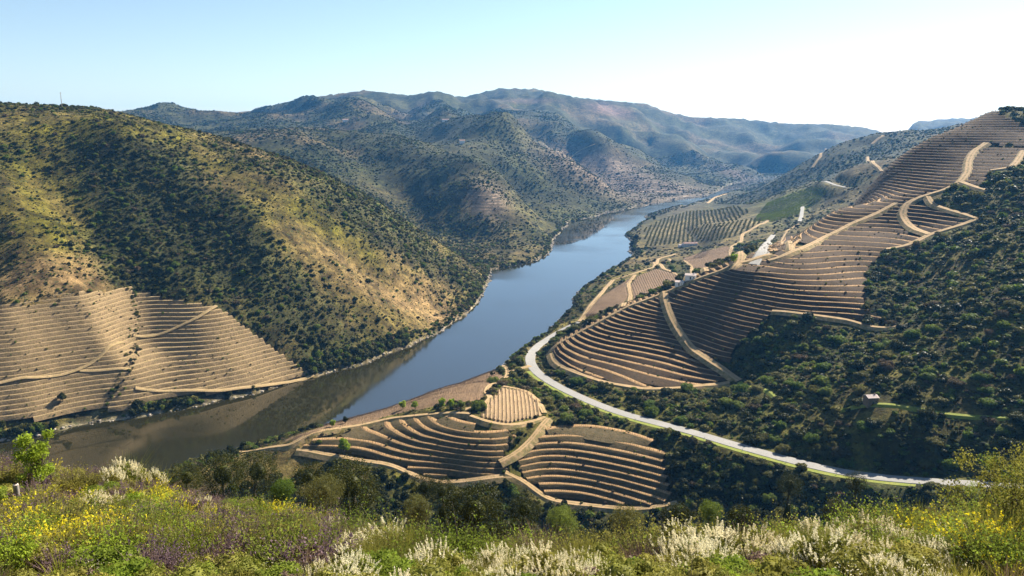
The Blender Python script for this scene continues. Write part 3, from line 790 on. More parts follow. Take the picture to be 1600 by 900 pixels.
# ---------------------------------------------------------------- the land sheet and its ground cover
PXG, PYG = project(XX, YY, HT)
SLX = np.gradient(HT, axis=1) / np.gradient(DD, axis=1)
def blob(px, py, cx, cy, rx, ry, ang=0):
    c, s = math.cos(rad(ang)), math.sin(rad(ang))
    u = (px - cx) * c + (py - cy) * s; v = -(px - cx) * s + (py - cy) * c
    return np.exp(-((u / rx) ** 2 + (v / ry) ** 2))
def cover(x, y, z):
    """what grows where: share of yellow-green grass, of bare dry earth, and how dense the scrub stands"""
    px, py = project(x, y, z); D = np.hypot(x, y)
    n1 = fbm(x / 60, y / 60, 41, 4); n2 = fbm(x / 18, y / 18, 43, 3); n3 = fbm(x / 140, y / 140, 45, 3)
    left = (x < -10) & (D > 480) & (D < 1700)
    rbank = (x > -80) & (D > 330) & (D < 1300) & ~left
    farz = D >= 1250
    grass = 0.35 + 0 * px; bare = 0.25 + 0 * px; scrub = 0.55 + 0 * px
    # far bank: yellow grass under the skyline, dense scrub with painted-in shade along the folds, dry earth towards the water
    yel = blob(px, py, 150, 195, 220, 26, 3) + blob(px, py, 400, 290, 190, 26, 32) + blob(px, py, 60, 330, 75, 85) + 0.8 * blob(px, py, 470, 380, 90, 30, 25) + 0.8 * blob(px, py, 600, 470, 110, 60, 35) + 0.6 * blob(px, py, 720, 340, 60, 40)
    dark = blob(px, py, 230, 275, 110, 75, 25) + blob(px, py, 310, 360, 130, 60, 30) + blob(px, py, 190, 400, 60, 40) + blob(px, py, 620, 380, 150, 28, 38) + 0.8 * blob(px, py, 470, 480, 120, 70, 30) + 0.9 * blob(px, py, 370, 245, 90, 18, 25) + 0.9 * blob(px, py, 230, 420, 40, 34)
    dry = blob(px, py, 60, 430, 130, 46) + 0.9 * blob(px, py, 560, 440, 120, 34, 35) + 0.9 * blob(px, py, 680, 470, 80, 40, 35) + 0.7 * blob(px, py, 330, 205, 60, 8, 25) + 0.5 * blob(px, py, 30, 600, 150, 90)
    grass = np.where(left, 0.3 + 0.75 * yel - 0.4 * dark, grass)
    bare = np.where(left, 0.12 + 0.85 * dry - 0.2 * dark, bare)
    scrub = np.where(left, 0.60 - 0.42 * yel + 0.42 * dark - 0.26 * dry, scrub)
    grass = np.where(rbank, 0.75, grass); bare = np.where(rbank, 0.04, bare); scrub = np.where(rbank, 0.8, scrub)
    shore_r = rbank & (z < 30) & (px > 820)
    scrub = np.where(shore_r, 0.45, scrub); bare = np.where(shore_r, 0.35, bare)
    grass = np.where(farz, 0.35 + 0.3 * (n3 - 0.5) * 3, grass); bare = np.where(farz, 0.25 + (n1 - 0.5) * 1.5, bare)
    scrub = np.where(farz, 0.5 + (n3 - 0.5) * 2.2 - 0.5 * blob(px, py, 730, 230, 60, 20) - 0.5 * blob(px, py, 740, 330, 50, 30), scrub)
    jit = (n1 - 0.5) * 1.1 + (n2 - 0.5) * 0.7
    return np.clip(grass + 0.8 * jit, 0, 1), np.clip(bare - 0.6 * jit, 0, 1), np.clip(scrub + 0.55 * jit, 0, 1)
GR, BA, SC = cover(XX, YY, HT)
SOIL = np.array([0.215, 0.135, 0.06]); GRASS = np.array([0.115, 0.10, 0.008]); SCRUB = np.array([0.038, 0.043, 0.014]); RED = np.array([0.30, 0.155, 0.075]); HAY = np.array([0.13, 0.088, 0.022])
def lerp(a, b, t): return a * (1 - t[..., None]) + b * t[..., None]
C = np.broadcast_to(HAY * 0.45 + SCRUB * 0.55, XX.shape + (3,)).copy()
C = lerp(C, GRASS, GR * 0.85); C = lerp(C, SOIL, BA * 0.85); C = lerp(C, SCRUB, sstep(0.45, 0.95, SC) * np.where((XX > -80) & (DD > 330) & (DD < 1300), 0.4, 0.75))
# far hills: duller, cooler scrub; pinkish ploughed patches and terraces
fz = sstep(1300, 2000, DD)
pat = fbm(XX / 260, YY / 260, 71, 3)
FARC = lerp(np.broadcast_to(np.array([0.028, 0.034, 0.012]), C.shape), np.array([0.105, 0.075, 0.036]), sstep(0.54, 0.7, pat))
FARC = lerp(FARC, np.array([0.06, 0.064, 0.015]), sstep(0.52, 0.7, fbm(XX / 190, YY / 190, 73, 3)) * 0.7)
C = lerp(C, FARC, fz * 0.8)
tw_ = np.clip(1.2 * (blob(PXG, PYG, 960, 282, 90, 22, 18) + blob(PXG, PYG, 930, 255, 70, 14, 20) + blob(PXG, PYG, 1050, 298, 50, 10, 5)) * (DD > 1900) * (DD < 3600), 0, 1)
tw_ = np.maximum(tw_, np.clip(1.3 * blob(PXG, PYG, 760, 312, 30, 24, 20) * (DD > 1300) * (DD < 2400), 0, 1))
C = lerp(C, np.array([0.26, 0.185, 0.135]), tw_ * 0.8)
pk = np.clip(1.3 * (blob(PXG, PYG, 952, 172, 32, 7, 12) + 0.5 * blob(PXG, PYG, 830, 158, 45, 3) + 0.4 * blob(PXG, PYG, 1150, 272, 40, 6, 20)) * (DD > 3300), 0, 1)
C = lerp(C, np.array([0.28, 0.15, 0.12]), pk * 0.7)
vg = np.clip(1.4 * blob(PXG, PYG, 1235, 320, 45, 18, -25) * (DD > 1200) * (DD < 2600), 0, 1)
C = lerp(C, np.array([0.12, 0.13, 0.035]), vg)
ol = np.clip(1.4 * (blob(PXG, PYG, 1075, 355, 55, 16, -8) + blob(PXG, PYG, 1145, 348, 40, 14)) * (DD > 1150) * (DD < 2400), 0, 1)
C = lerp(C, np.array([0.17, 0.13, 0.055]), ol * 0.9)
# the hillside at our feet: red earth between the plants
fgm = 1 - sstep(70, 130, DD)
C = lerp(C, lerp(np.broadcast_to(np.array([0.17, 0.15, 0.045]), C.shape), np.array([0.34, 0.20, 0.095]), sstep(0.45, 0.62, fbm(XX / 5, YY / 5, 51, 3))), fgm)
C = lerp(C, np.array([0.055, 0.065, 0.025]), sstep(80, 130, DD) * (1 - sstep(380, 430, DD)) * 0.8)
# bank of stones at the water line
C = lerp(C, np.array([0.30, 0.25, 0.18]), (1 - sstep(0.6, 1.6 + 0.002 * DD, HT)) * (HT > -1) * (DD > 300) * 0.6)

V = np.stack([XX.ravel(), YY.ravel(), HT.ravel()], 1)
idx = np.arange(NA * ND).reshape(NA, ND)
F4 = np.stack([idx[:-1, :-1].ravel(), idx[1:, :-1].ravel(), idx[1:, 1:].ravel(), idx[:-1, 1:].ravel()], 1)
keep = (SD[:-1, :-1] > -40 - 0.02 * DD[:-1, :-1]).ravel()
me = np_mesh('hills', V, F4[keep], True)
ca_ = me.color_attributes.new('ground', 'FLOAT_COLOR', 'POINT')
ca_.data.foreach_set('color', np.concatenate([C.reshape(-1, 3), np.ones((C.size // 3, 1))], 1).astype(np.float32).ravel())
tt = me.attributes.new('terraced', 'FLOAT', 'POINT'); tt.data.foreach_set('value', np.maximum(tw_, 0.8 * pk).ravel().astype(np.float32))
m, nt, b = new_mat('hillside')
at = nt.nodes.new('ShaderNodeAttribute'); at.attribute_name = 'ground'
c = nmix(nt, at.outputs['Color'], (0.5, 0.5, 0.5), 0.0)
hs = nt.nodes.new('ShaderNodeMix'); hs.data_type = 'RGBA'; hs.blend_type = 'MULTIPLY'; hs.inputs[0].default_value = 1.0
def ramp_mul(nt, col, fac, lo, hi):
    r = nmix(nt, (lo,) * 3, (hi,) * 3, fac)
    n = nt.nodes.new('ShaderNodeMix'); n.data_type = 'RGBA'; n.blend_type = 'MULTIPLY'; n.inputs[0].default_value = 1.0
    nt.links.new(col, n.inputs['A']); nt.links.new(r, n.inputs['B']); return n.outputs['Result']
c = ramp_mul(nt, c, nnoise(nt, 0.09, 5, 0.7), 0.5, 1.35)
c = ramp_mul(nt, c, nnoise(nt, 0.8, 4, 0.7), 0.65, 1.3)
c = ramp_mul(nt, c, nnoise(nt, 0.014, 6, 0.75, lo=0.38, hi=0.62), 0.5, 1.3)
c = ramp_mul(nt, c, nnoise(nt, 0.045, 5, 0.8, lo=0.4, hi=0.6), 0.6, 1.25)
c = nmix(nt, c, (0.05, 0.06, 0.02), nnoise(nt, 0.22, 4, 0.75, lo=0.56, hi=0.66))
# distant terraces, too far off to tell apart: bands of bank and tread by height
ta = nt.nodes.new('ShaderNodeAttribute'); ta.attribute_name = 'terraced'
g = nt.nodes.new('ShaderNodeNewGeometry'); sx = nt.nodes.new('ShaderNodeSeparateXYZ'); nt.links.new(g.outputs['Position'], sx.inputs[0])
w1 = nt.nodes.new('ShaderNodeMath'); w1.operation = 'PINGPONG'; w1.inputs[1].default_value = 2.6; nt.links.new(sx.outputs['Z'], w1.inputs[0])
w2 = nt.nodes.new('ShaderNodeMapRange'); w2.inputs[1].default_value = 0.9; w2.inputs[2].default_value = 1.6; nt.links.new(w1.outputs[0], w2.inputs[0])
w3 = nt.nodes.new('ShaderNodeMath'); w3.operation = 'MULTIPLY'; nt.links.new(w2.outputs[0], w3.inputs[0]); nt.links.new(ta.outputs['Fac'], w3.inputs[1])
c = nmix(nt, c, (0.09, 0.07, 0.045), w3.outputs[0])
nt.links.new(c, b.inputs['Base Color']); b.inputs['Roughness'].default_value = 0.97; b.inputs['Specular IOR Level'].default_value = 0.1
nbump(nt, b, nnoise(nt, 0.5, 6, 0.75, lo=0, hi=1), 1.0, 0.8)
hills = link_mesh('hills', me, None, m); hills['kind'] = 'structure'

# ---------------------------------------------------------------- the river
m, nt, b = new_mat('river_water')
b.inputs['Base Color'].default_value = (0.018, 0.016, 0.005, 1)
b.inputs['Roughness'].default_value = 0.06; b.inputs['IOR'].default_value = 2.2; b.inputs['Specular IOR Level'].default_value = 0.5
rr_ = nt.nodes.new('ShaderNodeMapRange'); rr_.inputs[3].default_value = 0.03; rr_.inputs[4].default_value = 0.14
nt.links.new(nnoise(nt, 0.008, 3, 0.5, lo=0.4, hi=0.65), rr_.inputs[0]); nt.links.new(rr_.outputs[0], b.inputs['Roughness'])
n1 = nnoise(nt, 0.35, 4, 0.6, lo=0, hi=1); nbump(nt, b, n1, 0.03, 0.045)
ext = [(-2500, 60), (5500, 60), (5500, 6500), (-2500, 6500)]
gx_ = np.linspace(-1400, 1900, 34); gy_ = np.linspace(150, 4600, 46)
WX, WY = np.meshgrid(gx_, gy_, indexing='ij'); wi = np.arange(WX.size).reshape(WX.shape)
wm = np_mesh('river', np.c_[WX.ravel(), WY.ravel(), np.zeros(WX.size)], np.stack([wi[:-1, :-1].ravel(), wi[1:, :-1].ravel(), wi[1:, 1:].ravel(), wi[:-1, 1:].ravel()], 1))
river = link_mesh('river', wm, None, m); river['kind'] = 'structure'

# ---------------------------------------------------------------- the air
m = bpy.data.materials.new('valley_air'); m.use_nodes = True; nt = m.node_tree
nt.nodes.remove(nt.nodes['Principled BSDF'])
pv = nt.nodes.new('ShaderNodeVolumePrincipled')
pv.inputs['Color'].default_value = (0.13, 0.45, 1.0, 1); pv.inputs['Density'].default_value = 4e-5; pv.inputs['Anisotropy'].default_value = 0.25
nt.links.new(pv.outputs[0], nt.nodes['Material Output'].inputs['Volume'])
x0, x1, y0, y1, z0, z1 = -12500, 12500, -400, 12500, -12, 640
hv = [(x0, y0, z0), (x1, y0, z0), (x1, y1, z0), (x0, y1, z0), (x0, y0, z1), (x1, y0, z1), (x1, y1, z1), (x0, y1, z1)]
haze = link_mesh('haze', np_mesh('haze', hv, [(0, 3, 2, 1), (4, 5, 6, 7), (0, 1, 5, 4), (1, 2, 6, 5), (2, 3, 7, 6), (3, 0, 4, 7)]), None, m)
haze['kind'] = 'stuff'; haze['label'] = 'pale blue haze filling the valley air'
# ---------------------------------------------------------------- plants: materials
def leaf_mat(name, c1, c2, trans=0.35, rough=0.6, var=0.35, pos_scale=0.6):
    m, nt, b = new_mat(name)
    oi = nt.nodes.new('ShaderNodeObjectInfo')
    c = nmix(nt, c1, c2, oi.outputs['Random'])
    c = ramp_mul(nt, c, nnoise(nt, pos_scale, 3, 0.7), 1 - var, 1 + var)
    nt.links.new(c, b.inputs['Base Color']); b.inputs['Roughness'].default_value = rough; b.inputs['Specular IOR Level'].default_value = 0.06
    tr = nt.nodes.new('ShaderNodeBsdfTranslucent'); nt.links.new(c, tr.inputs['Color'])
    mx = nt.nodes.new('ShaderNodeMixShader'); mx.inputs[0].default_value = trans
    nt.links.new(b.outputs[0], mx.inputs[1]); nt.links.new(tr.outputs[0], mx.inputs[2])
    nt.links.new(mx.outputs[0], nt.nodes['Material Output'].inputs['Surface'])
    return m
M['oak'] = leaf_mat('evergreen_leaves', (0.022, 0.028, 0.007), (0.055, 0.058, 0.012), 0.25, 0.5, 0.3, 0.4)
M['green'] = leaf_mat('fresh_leaves', (0.085, 0.13, 0.018), (0.14, 0.17, 0.03), 0.45, 0.55, 0.3, 0.5)
M['olive'] = leaf_mat('olive_leaves', (0.10, 0.10, 0.03), (0.16, 0.145, 0.038), 0.4, 0.6, 0.3, 0.5)
M['drybush'] = leaf_mat('dry_twigs', (0.13, 0.09, 0.05), (0.09, 0.08, 0.04), 0.2, 0.8, 0.3, 0.5)
M['lime'] = leaf_mat('spring_leaves', (0.21, 0.29, 0.02), (0.27, 0.34, 0.035), 0.5, 0.5, 0.25, 1.5)
M['fg_green'] = leaf_mat('near_green_leaves', (0.14, 0.19, 0.022), (0.20, 0.24, 0.035), 0.5, 0.7, 0.3, 1.2)
M['fg_olive'] = leaf_mat('near_olive_leaves', (0.19, 0.18, 0.035), (0.27, 0.24, 0.05), 0.45, 0.7, 0.3, 1.2)
M['wood'] = soil_mat('bark', (0.07, 0.055, 0.04), (0.11, 0.085, 0.06), (0.05, 0.04, 0.03), 3, 12, 0.03)
M['grassgreen'] = leaf_mat('grass_blades', (0.19, 0.20, 0.025), (0.30, 0.27, 0.05), 0.4, 0.6, 0.35, 0.9)
M['straw'] = leaf_mat('straw_blades', (0.30, 0.25, 0.09), (0.22, 0.19, 0.06), 0.35, 0.7, 0.3, 0.9)
M['broomstem'] = leaf_mat('broom_stems', (0.15, 0.165, 0.025), (0.25, 0.225, 0.05), 0.3, 0.6, 0.3, 1.5)
M['white'] = leaf_mat('cream_blossom', (0.80, 0.74, 0.52), (0.72, 0.64, 0.42), 0.35, 0.7, 0.12, 2.0)
M['yellow'] = leaf_mat('yellow_blossom', (0.75, 0.60, 0.02), (0.62, 0.56, 0.03), 0.35, 0.6, 0.15, 2.0)
M['purple'] = leaf_mat('purple_heads', (0.13, 0.085, 0.115), (0.19, 0.125, 0.14), 0.3, 0.7, 0.25, 2.0)
M['heath'] = leaf_mat('brown_heath', (0.15, 0.10, 0.085), (0.20, 0.14, 0.09), 0.25, 0.7, 0.3, 1.5)
M['rock'] = soil_mat('schist_rock', (0.34, 0.29, 0.23), (0.25, 0.21, 0.16), (0.16, 0.13, 0.1), 1.5, 6, 0.05)
M['paleRock'] = soil_mat('pale_stone', (0.55, 0.45, 0.38), (0.42, 0.33, 0.27), (0.3, 0.22, 0.17), 2.5, 9, 0.03)

# ---------------------------------------------------------------- plants: shapes
def rand_dir(r, n):
    v = r.normal(size=(n, 3)); return v / np.linalg.norm(v, axis=1)[:, None]
def leaves(r, pos, nrm, size, spread=0.8, aspect=0.6):
    n = len(pos); nn = nrm + r.normal(0, spread, (n, 3)); nn /= np.linalg.norm(nn, axis=1)[:, None]
    a = np.cross(nn, rand_dir(r, n)); a /= np.linalg.norm(a, axis=1)[:, None] + 1e-9; b = np.cross(nn, a)
    s = size * r.uniform(0.6, 1.4, n)[:, None]
    V = np.stack([pos - a * s, pos - b * s * aspect, pos + a * s, pos + b * s * aspect], 1).reshape(-1, 3)
    return V, np.arange(4 * n).reshape(-1, 4)
def lobes_cloud(r, lobes, n, size, spread=0.8, shell=(0.78, 1.08), minz=0.05):
    L = np.asarray(lobes, float); w = (L[:, 3] * L[:, 4] + L[:, 3] * L[:, 5]); k = r.choice(len(L), int(n * 1.7), p=w / w.sum())
    d = rand_dir(r, len(k)); p = L[k, :3] + d * L[k, 3:6] * r.uniform(*shell, len(k))[:, None]
    ok = p[:, 2] > minz
    for i, l in enumerate(L):
        q = (((p - l[:3]) / l[3:6]) ** 2).sum(1); ok &= (q > 0.55) | (k == i)
    p, d = p[ok][:n], d[ok][:n]
    return leaves(r, p, d, size, spread)
def core_mesh(r, lobes, f=0.72):
    Vs, Fs, o = [], [], 0
    th = np.linspace(0, 2 * math.pi, 7)[:-1]; ph = np.array([-0.9, -0.3, 0.4, 1.0])
    for l in lobes:
        V = [(l[0] + l[3] * f * math.cos(p) * math.cos(t), l[1] + l[4] * f * math.cos(p) * math.sin(t), l[2] + l[5] * f * math.sin(p)) for p in ph for t in th]
        F = [(o + i * 6 + j, o + i * 6 + (j + 1) % 6, o + (i + 1) * 6 + (j + 1) % 6, o + (i + 1) * 6 + j) for i in range(3) for j in range(6)]
        F.append((o + 18, o + 19, o + 21, o + 22)); F.append((o + 19, o + 20, o + 21, o + 21)) if False else None
        Vs += V; Fs += F; o += len(V)
    return np.array(Vs), np.array(Fs)
def tubes(paths, sides=5):
    Vs, Fs, o = [], [], 0
    for pts, rr in paths:
        pts = np.asarray(pts, float); n = len(pts); t = np.gradient(pts, axis=0); t /= np.linalg.norm(t, axis=1)[:, None] + 1e-9
        a = np.cross(t, [0.31, 0.95, 0.05]); a /= np.linalg.norm(a, axis=1)[:, None] + 1e-9; b = np.cross(t, a)
        th = np.linspace(0, 2 * math.pi, sides + 1)[:-1]
        V = pts[:, None, :] + (a[:, None, :] * np.cos(th)[None, :, None] + b[:, None, :] * np.sin(th)[None, :, None]) * np.asarray(rr)[:, None, None]
        Vs.append(V.reshape(-1, 3))
        for i in range(n - 1):
            for j in range(sides):
                Fs.append((o + i * sides + j, o + i * sides + (j + 1) % sides, o + (i + 1) * sides + (j + 1) % sides, o + (i + 1) * sides + j))
        o += n * sides
    return np.concatenate(Vs), np.array(Fs)
def join(*parts):
    """parts: (V, F, material index)"""
    Vs, Fs, Ms, o = [], [], [], 0
    for V, F, mi in parts:
        Vs.append(V); Fs.append(np.asarray(F) + o); Ms.append(np.full(len(F), mi)); o += len(V)
    return np.concatenate(Vs), np.concatenate(Fs), np.concatenate(Ms)
def bush_lobes(r, k, rad_, h):
    L = [(0, 0, h * 0.45, rad_ * 0.7, rad_ * 0.7, h * 0.5)]
    for i in range(k):
        a = r.uniform(0, 6.28); q = rad_ * r.uniform(0.35, 0.7); s = rad_ * r.uniform(0.16, 0.52)
        L.append((q * math.cos(a), q * math.sin(a), h * r.uniform(0.25, 0.72), s, s, h * r.uniform(0.22, 0.36)))
    return L
def bush_mesh(name, seed, mat, n=260, size=0.16, k=6, rad_=1.0, h=1.25, core=True, spread=0.8):
    r = np.random.default_rng(seed); L = bush_lobes(r, k, rad_, h)
    parts = [(*lobes_cloud(r, L, n, size, spread), 0)]
    if core: parts.append((*core_mesh(r, L), 0))
    V, F, mi = join(*parts)
    return np_mesh(name, V, F, False, [mat])
def blades(r, n, h, spread, width, lean=0.5, seg=3):
    a = r.uniform(0, 6.28, n); q = np.sqrt(r.random(n)) * spread; base = np.c_[q * np.cos(a), q * np.sin(a), np.zeros(n) - 0.04]
    d = np.c_[np.cos(a), np.sin(a)] * (r.uniform(0.05, 1, n) * lean)[:, None] + r.normal(0, 0.15, (n, 2)); hh = h * r.uniform(0.45, 1.15, n)
    side = rand_dir(r, n); side[:, 2] = 0; side /= np.linalg.norm(side, axis=1)[:, None] + 1e-9
    rows = []
    for s in range(seg + 1):
        f = s / seg; c = base + np.c_[d * (hh * f ** 1.6)[:, None], hh * f]
        w = width * (1 - 0.85 * f)
        rows.append((c - side * w, c + side * w))
    V = np.stack([x for rw in rows for x in rw], 1).reshape(-1, 3); b = (2 * (seg + 1)) * np.arange(n)[:, None]
    F = np.concatenate([np.concatenate([b + 2 * s, b + 2 * s + 1, b + 2 * s + 3, b + 2 * s + 2], 1) for s in range(seg)])
    tips = base + np.c_[d * hh[:, None], hh]
    return V, F, base, tips, d, hh

TEMPL = bpy.data.collections.new('scrub_templates')      # only feeds the scatter, never drawn itself
def template(coll, name, me):
    o = bpy.data.objects.new(name, me); coll.objects.link(o); return o
def scatter(name, pts, sc, rot, idx, coll, label, tilt=None):
    n = len(pts); me = bpy.data.meshes.new(name)
    me.vertices.add(n); me.vertices.foreach_set('co', np.asarray(pts, np.float32).ravel())
    a = me.attributes.new('size', 'FLOAT_VECTOR', 'POINT'); a.data.foreach_set('vector', np.asarray(sc, np.float32).ravel())
    r3 = np.zeros((n, 3), np.float32); r3[:, 2] = rot
    if tilt is not None: r3[:, :2] = tilt
    a = me.attributes.new('turn', 'FLOAT_VECTOR', 'POINT'); a.data.foreach_set('vector', r3.ravel())
    a = me.attributes.new('sort', 'INT', 'POINT'); a.data.foreach_set('value', np.asarray(idx, np.int32))
    o = link_mesh(name, me); o['kind'] = 'stuff'; o['label'] = label
    ng = bpy.data.node_groups.new(name, 'GeometryNodeTree')
    ng.interface.new_socket('Geometry', in_out='INPUT', socket_type='NodeSocketGeometry'); ng.interface.new_socket('Geometry', in_out='OUTPUT', socket_type='NodeSocketGeometry')
    N = ng.nodes; gi = N.new('NodeGroupInput'); go = N.new('NodeGroupOutput'); ip = N.new('GeometryNodeInstanceOnPoints'); ci = N.new('GeometryNodeCollectionInfo')
    ci.inputs['Collection'].default_value = coll; ci.inputs['Separate Children'].default_value = True; ci.inputs['Reset Children'].default_value = True
    def named(nm, ty):
        q = N.new('GeometryNodeInputNamedAttribute'); q.data_type = ty; q.inputs['Name'].default_value = nm; return q.outputs['Attribute']
    lk = ng.links.new
    lk(gi.outputs[0], ip.inputs['Points']); lk(ci.outputs[0], ip.inputs['Instance']); ip.inputs['Pick Instance'].default_value = True
    lk(named('sort', 'INT'), ip.inputs['Instance Index']); lk(named('turn', 'FLOAT_VECTOR'), ip.inputs['Rotation']); lk(named('size', 'FLOAT_VECTOR'), ip.inputs['Scale'])
    lk(ip.outputs[0], go.inputs[0])
    md = o.modifiers.new('scatter', 'NODES'); md.node_group = ng
    return o

BUSH = [('oak', 301), ('oak', 302), ('oak', 303), ('green', 304), ('green', 305), ('olive', 306), ('olive', 307), ('drybush', 308)]
SCM = []
for i, (mt_, sd) in enumerate(BUSH):
    me_ = bush_mesh('scrub_%s' % mt_, sd, M[mt_], 230, 0.19, 5 + i % 3)
    template(TEMPL, 'a%02d_bush' % i, me_); SCM.append(me_)

# where nothing grows: tracks, roads, fields, terraces
NOGO = (VM > 0) | (FM > 0)
for ln, wd in PATHS:
    b_ = wd * 0.5 + 4
    sel = (XX > ln[:, 0].min() - b_) & (XX < ln[:, 0].max() + b_) & (YY > ln[:, 1].min() - b_) & (YY < ln[:, 1].max() + b_)
    if sel.any():
        d_, _ = line_dist(XX[sel], YY[sel], ln[::3] if len(ln) > 9 else ln); NOGO[sel] |= d_ < wd * 0.5 + 1.2
# what the viewpoint, give or take a few steps, can see
ANG = (HT - CAM_Z) / DD
CM = np.maximum.accumulate(ANG, axis=1)
def visible(x, y, z, h, tol=0.012):
    a = (z + h - CAM_Z) / np.hypot(x, y); return a > height(x, y, CM) - tol
hp_ = drape([(1360, 631)], HV, 300.0)[0]; NOGO |= np.hypot(XX - hp_[0], YY - hp_[1] + 4) < 11
NOGOF = NOGO.astype(float)
def candidates(n, d0, d1, a0, a1, r):
    a = r.uniform(rad(a0), rad(a1), n); d = np.sqrt(r.uniform(d0 * d0, d1 * d1, n)); x = d * np.sin(a); y = d * np.cos(a)
    z = height(x, y); sd = height(x, y, SD); ok = (sd > 2.0) & (height(x, y, NOGOF) < 0.3)
    return x[ok], y[ok], z[ok]

ORD = ['leftmost', 'second', 'third', 'fourth', 'fifth', 'sixth', 'seventh', 'eighth', 'ninth', 'tenth', 'eleventh', 'twelfth', 'thirteenth', 'fourteenth', 'fifteenth', 'sixteenth', 'seventeenth', 'eighteenth', 'nineteenth', 'twentieth']
def single_out(things):
    """(object, base label, px): look-alikes are told apart by their order from the left"""
    by = {}
    for o, lb, px in things: by.setdefault(lb, []).append((px, o))
    for lb, l in by.items():
        l.sort(key=lambda t: t[0])
        for i, (px, o) in enumerate(l):
            if len(l) == 1: o['label'] = lb
            elif i == 0: o['label'] = lb + ', leftmost one'
            elif i == len(l) - 1: o['label'] = lb + ', rightmost one'
            elif i < 20: o['label'] = lb + ', ' + ORD[i] + ' from left'
            else: o['label'] = lb + ', ' + (ORD[len(l) - 1 - i] + ' from right' if len(l) - 1 - i < 20 else 'mid row')
r = np.random.default_rng(55)
ALL = dict(p=[], s=[], k=[])
def sow(x, y, z, size, kind, hfac):
    ALL['p'].append(np.c_[x, y, z - 0.12 * size]); ALL['s'].append(np.c_[size, size, size * hfac]); ALL['k'].append(kind)
def pick_kind(r, n, w):
    w = np.asarray(w, float); return r.choice(len(BUSH), n, p=w / w.sum())
# far bank slope
x, y, z = candidates(480000, 500, 1750, -44, 1, r)
g_, b_, s_ = cover(x, y, z)
dens = 0.03 + 0.55 * s_ ** 1.3
ok = (x < -5) & (r.random(len(x)) < dens * 0.38) & visible(x, y, z, 3)
x, y, z, g_, b_, s_ = [q[ok] for q in (x, y, z, g_, b_, s_)]
size = np.exp(r.normal(0.06, 0.5, len(x))) * (0.8 + 0.5 * s_) * 0.95
k = np.where(r.random(len(x)) < 0.25 + 0.45 * s_, pick_kind(r, len(x), [3, 3, 3, 1, 1, 1, 1, 0.6]), pick_kind(r, len(x), [0.7, 0.7, 0.7, 1.6, 1.6, 2.2, 2.2, 1.5]))
sow(x, y, z, np.clip(size, 0.6, 4.2), k, r.uniform(0.65, 1.1, len(x)))
NL = len(x)
# near bank scrub and the road slopes
x, y, z = candidates(170000, 330, 1250, -6, 44, r)
g_, b_, s_ = cover(x, y, z)
ok = (x > -90) & (r.random(len(x)) < (0.1 + 0.9 * s_) * 0.34) & visible(x, y, z, 4) & (np.hypot(x, y) > 330)
x, y, z, s_ = [q[ok] for q in (x, y, z, s_)]
size = np.clip(np.exp(r.normal(0.42, 0.58, len(x))), 0.45, 5.0)
flat = (z < 45) & (np.hypot(x, y) > 700)
keepf = ~flat | (r.random(len(x)) < 0.3)
x, y, z, size = x[keepf], y[keepf], z[keepf], size[keepf]
sow(x, y, z, size, pick_kind(r, len(x), [1.6, 1.6, 1.6, 2.0, 2.0, 2.0, 2.0, 0.8]), r.uniform(0.55, 1.05, len(x)))
# the wooded ravine below the viewpoint
x, y, z = candidates(26000, 75, 460, -44, 44, r)
h_ = np.hypot(x, y)
ok = (r.random(len(x)) < 0.5) & visible(x, y, z, 6, 0.03) & ((h_ < 335) | ((z < 35)))
x, y, z = x[ok], y[ok], z[ok]
size = np.clip(np.exp(r.normal(0.6, 0.35, len(x))), 0.9, 3.6)
sow(x, y, z, size, pick_kind(r, len(x), [3, 3, 3, 0.8, 0.8, 0.8, 0.8, 0.2]), r.uniform(0.9, 1.4, len(x)))
# low mats of heath and rockrose knitting the scrub together
x, y, z = candidates(330000, 480, 1500, -44, 1, r); g_, b_, s_ = cover(x, y, z)
ok = (x < -5) & (r.random(len(x)) < 0.08 + 0.3 * s_) & visible(x, y, z, 2); x, y, z = x[ok], y[ok], z[ok]
sow(x, y, z, np.exp(r.normal(-0.45, 0.35, len(x))), pick_kind(r, len(x), [1, 1, 1, 1.3, 1.3, 2, 2, 2]), r.uniform(0.4, 0.8, len(x)))
x, y, z = candidates(150000, 330, 1000, 2, 44, r); ok = (r.random(len(x)) < 0.4) & visible(x, y, z, 2); x, y, z = x[ok], y[ok], z[ok]
sow(x, y, z, np.exp(r.normal(-0.4, 0.35, len(x))), pick_kind(r, len(x), [0.8, 0.8, 0.8, 2, 2, 2.4, 2.4, 1]), r.uniform(0.4, 0.8, len(x)))
# weeds on the terrace banks, thicker along the margins
wx = r.uniform(-450, 700, 260000); wy = r.uniform(330, 1000, 260000); wz = height(wx, wy, HV)
inv_ = height(wx, wy, VSOFT); inm = height(wx, wy, (VM > 0).astype(float)) > 0.5
ok = inm & (r.random(len(wx)) < np.where(inv_ < 0.72, 0.26, 0.045)) & visible(wx, wy, wz, 2)
sow(wx[ok], wy[ok], wz[ok] - 0.5, np.exp(r.normal(-0.45, 0.35, ok.sum())) * np.where(inv_[ok] < 0.72, 1.5, 1.0), pick_kind(r, ok.sum(), [0.6, 0.6, 0.6, 1.5, 1.5, 1.5, 1.5, 2]), r.uniform(0.7, 1.3, ok.sum()))
